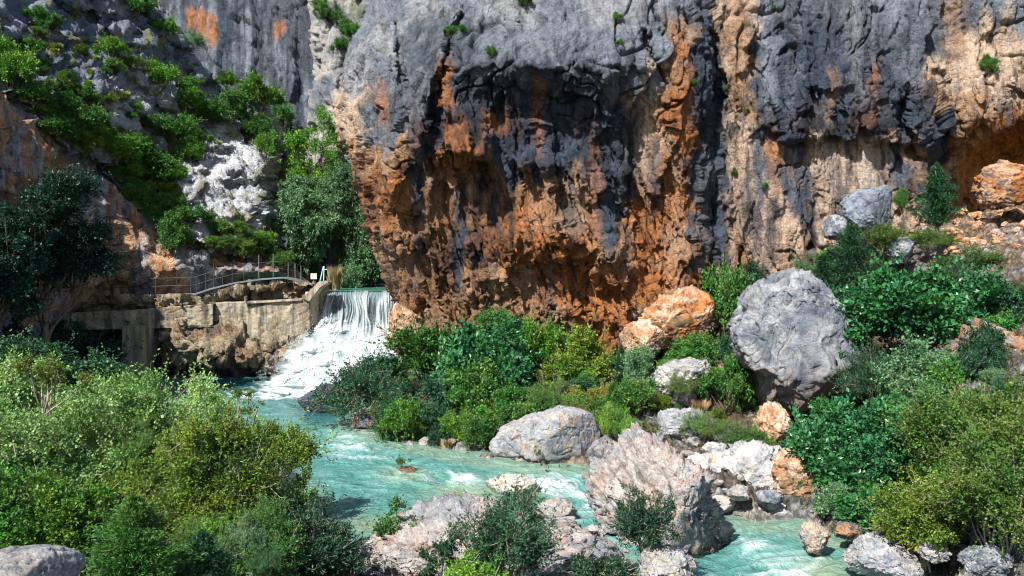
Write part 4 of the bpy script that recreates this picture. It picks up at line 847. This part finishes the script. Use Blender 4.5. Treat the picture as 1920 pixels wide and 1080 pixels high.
# --- gorge trees behind the weir
gt = 'trees in the gorge behind the weir'
for px, py, D, wp, hp, c, st, l in ((598, 545, 66, 140, 350, 'bright', 'willow', 'tallest bright green tree in the gorge behind the weir'), (640, 548, 61, 130, 270, 'silver', 'willow', 'pale feathery tree against the overhanging cliff behind the weir'),
    (575, 535, 58, 110, 200, 'silver', 'willow', 'pale feathery tree at the left of the gorge above the notice board'), (690, 548, 60, 120, 130, 'silver', 'bush', 'low silvery bush at the water edge behind the weir'),
    (560, 535, 63, 80, 90, 'bright', 'bush', 'low bright bush behind the notice board'), (660, 545, 72, 120, 230, 'mid', 'tree', 'darker tree rising behind the pale feathery trees'), (630, 540, 76, 100, 330, 'mid', 'tree', 'dark tree deepest in the gorge'),
    (650, 550, 57, 60, 60, 'silver', 'bush', 'small grey-green bush beside the dry reeds')):
    plant(st, c, px, py, D, wp, hp, l, gt, custom=(36000, .22, .08) if hp > 190 else None)
plant('grass', 'straw', 628, 540, 52, 30, 45, 'tuft of dry straw coloured reeds beside the weir', custom=(500, 1, .04))
# --- dark tree on the left edge
plant('tree', 'darkest', 85, 700, 37, 215, 390, 'big dark green tree standing in the shade at the left edge', custom=(60000, .15, .08))
plant('tree', 'darkest', -10, 690, 34, 150, 330, 'dark tree cut off by the left edge of the photo', custom=(26000, .15, .08))
plant('bush', 'darkest', 135, 705, 40, 150, 105, 'dark shaded bush hiding the left end of the concrete channel', custom=(16000, .13, .07))
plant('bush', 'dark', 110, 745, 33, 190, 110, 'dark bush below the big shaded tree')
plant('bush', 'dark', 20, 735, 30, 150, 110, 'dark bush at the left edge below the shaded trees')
# --- slope vegetation on the left wall
sl = 'bushes on the left rock slope'
for st, c, px, py, wp, hp, l in (
    ('bush', 'mid', 62, 196, 64, 46, 'bush at the brow of the brown wall near the left edge'), ('bush', 'bright', 20, 165, 90, 100, 'bright bush at the top left corner on the ledge'), ('bush', 'mid', 90, 62, 56, 46, 'round dark bush in the shade near the top left corner'),
    ('bush', 'mid', 255, 30, 70, 50, 'bush at the top edge left of the rear cliff'), ('bush', 'bright', 312, 66, 44, 36, 'bright small bush beside the top of the rear cliff'), ('thin', 'silver', 360, 92, 44, 42, 'grey-green shrub at the edge of the rear cliff'),
    ('bush', 'bright', 210, 105, 56, 42, 'bright bush on the upper slope below the top edge'), ('bush', 'bright', 300, 160, 70, 50, 'bright green bush in the middle of the upper slope'), ('bush', 'mid', 345, 178, 60, 40, 'mid green bush right of the bright upper slope bush'),
    ('bush', 'bright', 425, 165, 50, 36, 'small bright bush under the rear cliff'), ('bush', 'bright', 487, 205, 86, 66, 'large round bright bush at the foot of the rear cliff'), ('bush', 'mid', 440, 225, 70, 60, 'mid green bush left of the large round bright bush'),
    ('bush', 'mid', 395, 232, 90, 50, 'wide bush above the white rock knob'), ('bush', 'mid', 480, 262, 64, 50, 'bush at the right shoulder above the white knob'), ('bush', 'bright', 500, 300, 50, 60, 'bush hanging at the dark gap right of the slope'),
    ('bush', 'mid', 150, 250, 90, 60, 'dark rounded bush on the ledge above the brown wall'), ('bush', 'mid', 115, 215, 70, 46, 'bush on the narrow ledge near the left edge'), ('bush', 'bright', 215, 300, 90, 56, 'bright bush in the middle of the ledge'),
    ('bush', 'mid', 262, 310, 80, 60, 'thick green bush left of the white knob'), ('bush', 'bright', 235, 335, 70, 40, 'low bright bush below the thick green bush'), ('bush', 'mid', 290, 345, 90, 60, 'mid green bush touching the left side of the white knob'),
    ('bush', 'mid', 338, 400, 44, 40, 'bush on the lower left of the white knob'), ('bush', 'mid', 402, 440, 50, 46, 'dark bush growing on the face of the white knob'), ('bush', 'mid', 325, 478, 64, 74, 'round dark bush hanging over the brown wall'),
    ('bush', 'mid', 350, 420, 70, 40, 'bush above the round hanging bush'), ('bush', 'bright', 440, 440, 50, 30, 'small bright bush at the foot of the white knob'), ('bush', 'mid', 480, 468, 44, 36, 'small bush at the right foot of the white knob'),
    ('bush', 'mid', 300, 395, 70, 40, 'low bush on the ledge left of the hanging bush'), ('bush', 'bright', 365, 210, 70, 44, 'bright bush left of the dark pines under the rear cliff'), ('thin', 'olive', 250, 130, 60, 40, 'dry olive shrub on the upper slope'),
    ('bush', 'mid', 320, 270, 90, 60, 'large dense bush in the centre of the slope'), ('bush', 'bright', 360, 300, 60, 40, 'bright bush just above the knob'), ('bush', 'mid', 530, 240, 50, 50, 'bush at the corner where slope meets the gorge'),
    ('bush', 'mid', 620, 45, 60, 40, 'bush on top of the pale buttress'), ('bush', 'mid', 655, 70, 44, 40, 'bush between the buttress and the overhanging cliff'), ('bush', 'bright', 605, 18, 44, 30, 'bright shrub at the top of the pale buttress'), ('bush', 'mid', 640, 95, 40, 30, 'lowest bush on the pale buttress')):
    plant(st, c, px, py, None, wp, hp, l, sl)
for k in range(215):
    if k < 130: px = prs.uniform(60, 500); b_ = led(px); py = b_ - prs.random() ** 1.3 * 190
    elif k < 195: px = prs.uniform(30, 540); py = led(px) + prs.uniform(-10, 16)
    else: px = prs.uniform(330, 520); py = prs.uniform(400, 470)
    if abs(px - 430) < 95 and abs(py - 365) < 90: continue
    if py < 5: continue
    s = prs.uniform(14, 44)
    if prs.random() < .3: plant('grass', 'grass', px, py, None, s * .7, s * .4, 'small grass tuft among the bushes of the left rock slope', 'grass tufts on the left rock slope')
    else: plant('bush', prs.choice(('mid', 'bright', 'mid', 'olive', 'yellow')), px, py, None, s * 1.2, s * .8, 'small shrub among the bigger bushes of the left rock slope', 'small shrubs on the left rock slope')
# tufts on the big cliff
for px, py, s in ((845, 70, 26), (868, 62, 18), (1158, 40, 20), (985, 15, 34), (922, 105, 22), (1162, 85, 14), (1853, 140, 36), (1850, 120, 20), (1450, 20, 12), (1400, 215, 14), (1300, 160, 16), (1378, 328, 12), (1435, 355, 14), (1360, 170, 10), (1040, 195, 12), (860, 230, 12)):
    plant('bush', 'mid', px, py, None, s, s * .9, 'small green tuft growing on the face of the overhanging cliff', 'plant tufts on the cliff face', sink=0)
# --- central bank of bushes
cb = 'bushes on the bank below the cliff'
for st, c, px, py, D, wp, hp, l, cu in (
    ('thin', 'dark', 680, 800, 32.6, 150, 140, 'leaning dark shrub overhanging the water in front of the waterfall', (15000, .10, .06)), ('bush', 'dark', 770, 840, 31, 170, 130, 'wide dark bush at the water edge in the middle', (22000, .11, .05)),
    ('bush', 'mid', 800, 720, 37, 150, 120, 'dense green bush against the cliff right of the waterfall', None), ('bush', 'mid', 880, 800, 33, 150, 130, 'green bush above the water left of the wide slab', None),
    ('broad', 'emerald', 925, 750, 36, 170, 180, 'tall glossy broad-leaved bush in the middle of the bank', (16000, .17, .12)), ('bush', 'mid', 925, 640, 39, 90, 66, 'dark bush top against the orange rock', None),
    ('broad', 'emerald', 870, 740, 35, 120, 140, 'glossy bush left of the tall broad-leaved one', None), ('bush', 'yellow', 1085, 740, 36, 130, 130, 'yellow-green bush against the orange cliff foot', (15000, .13, .09)), ('bush', 'bright', 1010, 700, 38, 100, 110, 'bright bush between the glossy and yellow bushes', None),
    ('conifer', 'dark', 1165, 740, 35, 44, 100, 'slim dark juniper right of the yellow-green bush', None), ('bush', 'mid', 970, 800, 31, 110, 80, 'bushy green mound behind the wide slab', None), ('bush', 'rusty', 1130, 790, 32, 130, 90, 'green bush flecked with red leaves above the slab', (13000, .10, .05)),
    ('bush', 'mid', 1060, 800, 31, 100, 70, 'low green bush on top of the wide slab', None), ('conifer', 'mid', 1150, 800, 30, 70, 90, 'low juniper behind the upright block', None), ('bush', 'silver', 1200, 720, 34, 70, 80, 'grey-green bush left of the white cracked boulder', None),
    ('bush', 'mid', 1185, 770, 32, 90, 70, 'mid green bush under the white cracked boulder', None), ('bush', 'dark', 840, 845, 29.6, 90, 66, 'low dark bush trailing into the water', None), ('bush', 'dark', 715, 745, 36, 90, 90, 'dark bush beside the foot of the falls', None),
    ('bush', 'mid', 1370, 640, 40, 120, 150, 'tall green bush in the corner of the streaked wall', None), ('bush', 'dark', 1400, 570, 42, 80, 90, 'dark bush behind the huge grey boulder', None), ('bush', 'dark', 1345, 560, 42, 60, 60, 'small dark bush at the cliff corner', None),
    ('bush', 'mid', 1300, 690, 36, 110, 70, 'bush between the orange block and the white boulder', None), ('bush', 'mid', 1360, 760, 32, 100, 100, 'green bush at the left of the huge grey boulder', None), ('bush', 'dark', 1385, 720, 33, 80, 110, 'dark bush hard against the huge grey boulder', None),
    ('thin', 'mid', 1380, 845, 27.5, 90, 60, 'low green shrub above the white shelf', None), ('thin', 'olive', 1280, 740, 31.8, 60, 50, 'dry shrub on top of the white cracked boulder', None), ('thin', 'olive', 1320, 820, 28, 90, 60, 'dry twiggy shrub above the cream rock', None),
    ('sprig', 'mid', 1010, 855, 26, 22, 30, 'tiny shrub growing on the face of the wide slab', None), ('sprig', 'mid', 1215, 870, 21, 60, 90, 'slim young shrub on the top of the rock ridge', None), ('sprig', 'mid', 755, 878, 25.6, 34, 40, 'small shrub on the tiny islet', None),
    ('thin', 'dark', 1215, 1025, 16.5, 120, 130, 'leafy dark shrub in front of the rock ridge', (13000, .055, .03))):
    plant(st, c, px, py, D, wp, hp, l, cb, custom=cu, stemmat=M_twig if st == 'thin' else None)
# --- right slope
rs = 'bushes on the right slope'
for st, c, px, py, D, wp, hp, l, cu in (
    ('conifer', 'dark', 1757, 425, 37.5, 100, 125, 'juniper standing in front of the cave', (22000, .12, .04)), ('conifer', 'dark', 1595, 560, 36, 130, 150, 'wide juniper below the tilted slab', (24000, .12, .04)), ('conifer', 'dark', 1545, 570, 37, 100, 100, 'low juniper right behind the huge grey boulder', None),
    ('bush', 'mid', 1690, 390, 39, 30, 40, 'small green bush beside the tilted slab', None), ('thin', 'mid', 1825, 510, 36, 110, 60, 'low spreading shrub on the stony slope', None), ('thin', 'olive', 1660, 470, 37.5, 90, 56, 'dry shrub on the stony slope', None), ('thin', 'olive', 1740, 465, 37, 90, 45, 'dry shrub under the cave juniper', None),
    ('broad', 'emerald', 1690, 660, 30, 220, 170, 'large fig bush with shining green leaves', (17000, .19, .15)), ('broad', 'emerald', 1790, 640, 31, 180, 150, 'fig bush right of the largest one', (12000, .19, .15)), ('broad', 'emerald', 1610, 650, 30.5, 130, 120, 'fig bush shading the right side of the grey boulder', None),
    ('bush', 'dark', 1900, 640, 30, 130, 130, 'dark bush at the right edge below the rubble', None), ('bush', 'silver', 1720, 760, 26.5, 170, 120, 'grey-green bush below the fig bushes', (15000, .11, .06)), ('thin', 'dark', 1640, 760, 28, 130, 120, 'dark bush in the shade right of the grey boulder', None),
    ('bush', 'silver', 1895, 600, 33, 90, 60, 'pale green shrub at the right edge', None), ('thin', 'silver', 1915, 740, 26, 80, 90, 'grey shrub at the right edge beside the brown rock', None), ('bush', 'dark', 1790, 780, 27, 150, 110, 'dark bush under the brown rock', None)):
    plant(st, c, px, py, D, wp, hp, l, rs, custom=cu)
rb = 'bushes on the near right bank'
for st, c, px, py, D, wp, hp, l, cu in (
    ('broad', 'emerald', 1580, 950, 23, 210, 210, 'broad green bush hanging over the right channel', (20000, .14, .09)), ('broad', 'emerald', 1680, 920, 22, 180, 180, 'emerald bush behind the yellow-green bush', (16000, .13, .085)), ('broad', 'emerald', 1560, 870, 25, 120, 130, 'emerald bush at the foot of the huge grey boulder', None),
    ('thin', 'olive', 1800, 960, 19.5, 230, 230, 'largest olive-green bush on the right', (42000, .075, .045)), ('thin', 'olive', 1880, 1040, 16, 230, 260, 'olive bush in the lower right corner', (42000, .065, .04)), ('thin', 'yellow', 1730, 1035, 17.5, 150, 170, 'yellow-green bush reaching down to the channel', (26000, .07, .04)),
    ('thin', 'olive', 1910, 880, 19, 160, 170, 'olive bush cut off by the right edge', (20000, .08, .045)), ('broad', 'emerald', 1640, 1000, 20, 130, 90, 'low emerald bush at the water edge on the right', None)):
    plant(st, c, px, py, D, wp, hp, l, rb, custom=cu, stemmat=M_twig)
# --- near left bank
lb = 'bushes on the near left bank'
for st, c, px, py, D, wp, hp, l, cu in (
    ('thin', 'pale', 250, 980, 17, 300, 300, 'large pale green bush in the left foreground', (70000, .062, .036)), ('thin', 'pale', 90, 960, 16, 290, 260, 'pale sunlit bush at the left edge', (60000, .062, .036)), ('thin', 'pale', 20, 830, 20, 150, 200, 'tall pale bush at the left edge in front of the dark tree', (30000, .075, .04)),
    ('thin', 'yellow', 380, 1010, 14.5, 230, 260, 'yellow-green bush left of the thin twiggy one', (46000, .055, .032)), ('thin', 'olive', 455, 1030, 14.5, 225, 255, 'twiggy olive bush standing before the green water', (36000, .052, .03)), ('thin', 'dark', 580, 1090, 14, 180, 170, 'dark leafy shrub at the bottom beside the water', (26000, .05, .028)),
    ('bush', 'bright', 130, 1030, 12, 200, 150, 'bright green bush with lime tips in the lower left', (34000, .05, .032)), ('conifer', 'mid', 250, 1120, 10.5, 230, 210, 'soft green juniper in the lower left', (50000, .06, .014)), ('conifer', 'dark', 380, 1110, 11, 150, 130, 'dark juniper low down left of the twigs', (26000, .06, .014)),
    ('bush', 'mid', 30, 1020, 12, 170, 180, 'mid green bush above the corner rock', (30000, .055, .035)), ('bush', 'dark', 330, 980, 16, 200, 150, 'dark bush in the hollow under the pale ones', (22000, .07, .04)), ('thin', 'mid', 470, 1110, 12.5, 200, 130, 'thin green shrub at the bottom edge', (18000, .05, .026)),
    ('thin', 'pale', 330, 860, 22, 220, 150, 'pale bush top reaching towards the pillar', (30000, .08, .045)), ('thin', 'yellow', 500, 900, 20, 160, 120, 'bush top in front of the dark water', (22000, .07, .04)), ('bush', 'mid', 200, 800, 24, 170, 110, 'green bush behind the pale foreground bushes', (20000, .09, .05))):
    plant(st, c, px, py, D, wp, hp, l, lb, custom=cu, stemmat=M_twig)
fb = 'young shrubs in the foreground'
for st, c, px, py, D, wp, hp, l, cu in (
    ('thin', 'dark', 945, 1100, 12.5, 200, 190, 'leafy blue-green shrub in front of the outcrop', (17000, .055, .026)), ('bush', 'bright', 900, 1120, 11.8, 150, 90, 'bright green low bush at the bottom edge', (12000, .045, .028)), ('thin', 'dark', 1110, 1110, 12.3, 130, 90, 'dark low shrub at the bottom right of the outcrop', (9000, .055, .026)),
    ('sprig', 'mid', 748, 1020, 15.5, 100, 110, 'thin young shrub leaning over the green water', (2200, .06, .035)), ('sprig', 'mid', 540, 960, 15, 110, 110, 'thin branch reaching out over the water', (1800, .06, .035)), ('sprig', 'dark', 830, 1080, 12.6, 110, 90, 'small dark shrub left of the blue-green one', (2200, .06, .03)),
    ('sprig', 'yellow', 455, 800, 15, 70, 110, 'lone upright sprig above the foreground bushes', (900, .05, .03)), ('sprig', 'yellow', 90, 740, 15, 150, 110, 'pale shoots sticking up at the left', (1500, .06, .035))):
    plant(st, c, px, py, D, wp, hp, l, fb, custom=cu, stemmat=M_twig)
for x0, x1, y0, y1, n, lo_, hi_, lab in ((650, 1200, 650, 850, 46, 34, 80, 'small wild shrub filling the gaps between the bigger bushes of the middle bank'), (1200, 1470, 640, 850, 26, 26, 60, 'small wild shrub between the pale boulders'), (1480, 1915, 560, 800, 46, 40, 95, 'small wild shrub tangled among the fig bushes'), (1500, 1900, 480, 560, 22, 24, 60, 'low wild shrub on the stony right slope'), (1560, 1910, 880, 1060, 24, 30, 80, 'small wild shrub at the foot of the near right bushes'), (10, 540, 830, 1075, 38, 40, 110, 'small wild shrub growing between the foreground bushes')):
    for k in range(n):
        px, py = prs.uniform(x0, x1), prs.uniform(y0, y1); D = hit(px, py) if x0 > 20 else np.interp(py, [830, 1075], [17, 12]); sz_ = prs.uniform(lo_, hi_); st = prs.choice(('bush', 'thin', 'thin', 'sprig', 'broad' if x0 > 1400 else 'bush'))
        if hit(px, py) * 1.0 and rsd(np.array([(px - 960) / FPX * D]), np.array([D]))[0] < .3: continue
        plant(st, prs.choice(('mid', 'dark', 'olive', 'mid', 'yellow', 'silver', 'emerald', 'bright')), px, py, D, sz_, sz_ * prs.uniform(.7, 1.2), lab, lab.replace('small wild shrub', 'wild shrubs').replace('low wild shrub', 'wild shrubs'))
# dead branch beside the falls
b = PT(748, 660, 41.5); r = thing('dead_branch', b, 'bare dead branch against the white waterfall', 'branch')
rgb_ = np.random.default_rng(3); pth = [([[0, 0, -.4], [-.3, 0, .5], [-.8, -.1, 1.2], [-1.5, -.1, 1.6]], .035, .008)]
for k in range(7): s = np.array([-.15 - .15 * k, -.05, .3 + .17 * k]); pth.append(([s, s + [-.3, 0, .3 + .05 * k], s + [-.75 - .05 * k, .1, .5 + .02 * k]], .014, .004))
tube_obj('twigs', pth, M_twig, r, 4)
# grass tufts on the banks
for x0, x1, y0, y1, n, lab in ((1560, 1910, 470, 590, 24, 'dry grass tuft on the stony right slope'), (1220, 1420, 690, 850, 20, 'grass tuft between the pale rocks of the bank'), (780, 1180, 640, 840, 16, 'grass tuft under the bank bushes')):
    for k in range(n): px, py = prs.uniform(x0, x1), prs.uniform(y0, y1); s = prs.uniform(20, 46); plant('grass', prs.choice(('grass', 'straw', 'olive')), px, py, None, s, s * .6, lab, lab + 's')
print('PLANTS', cnt[0])
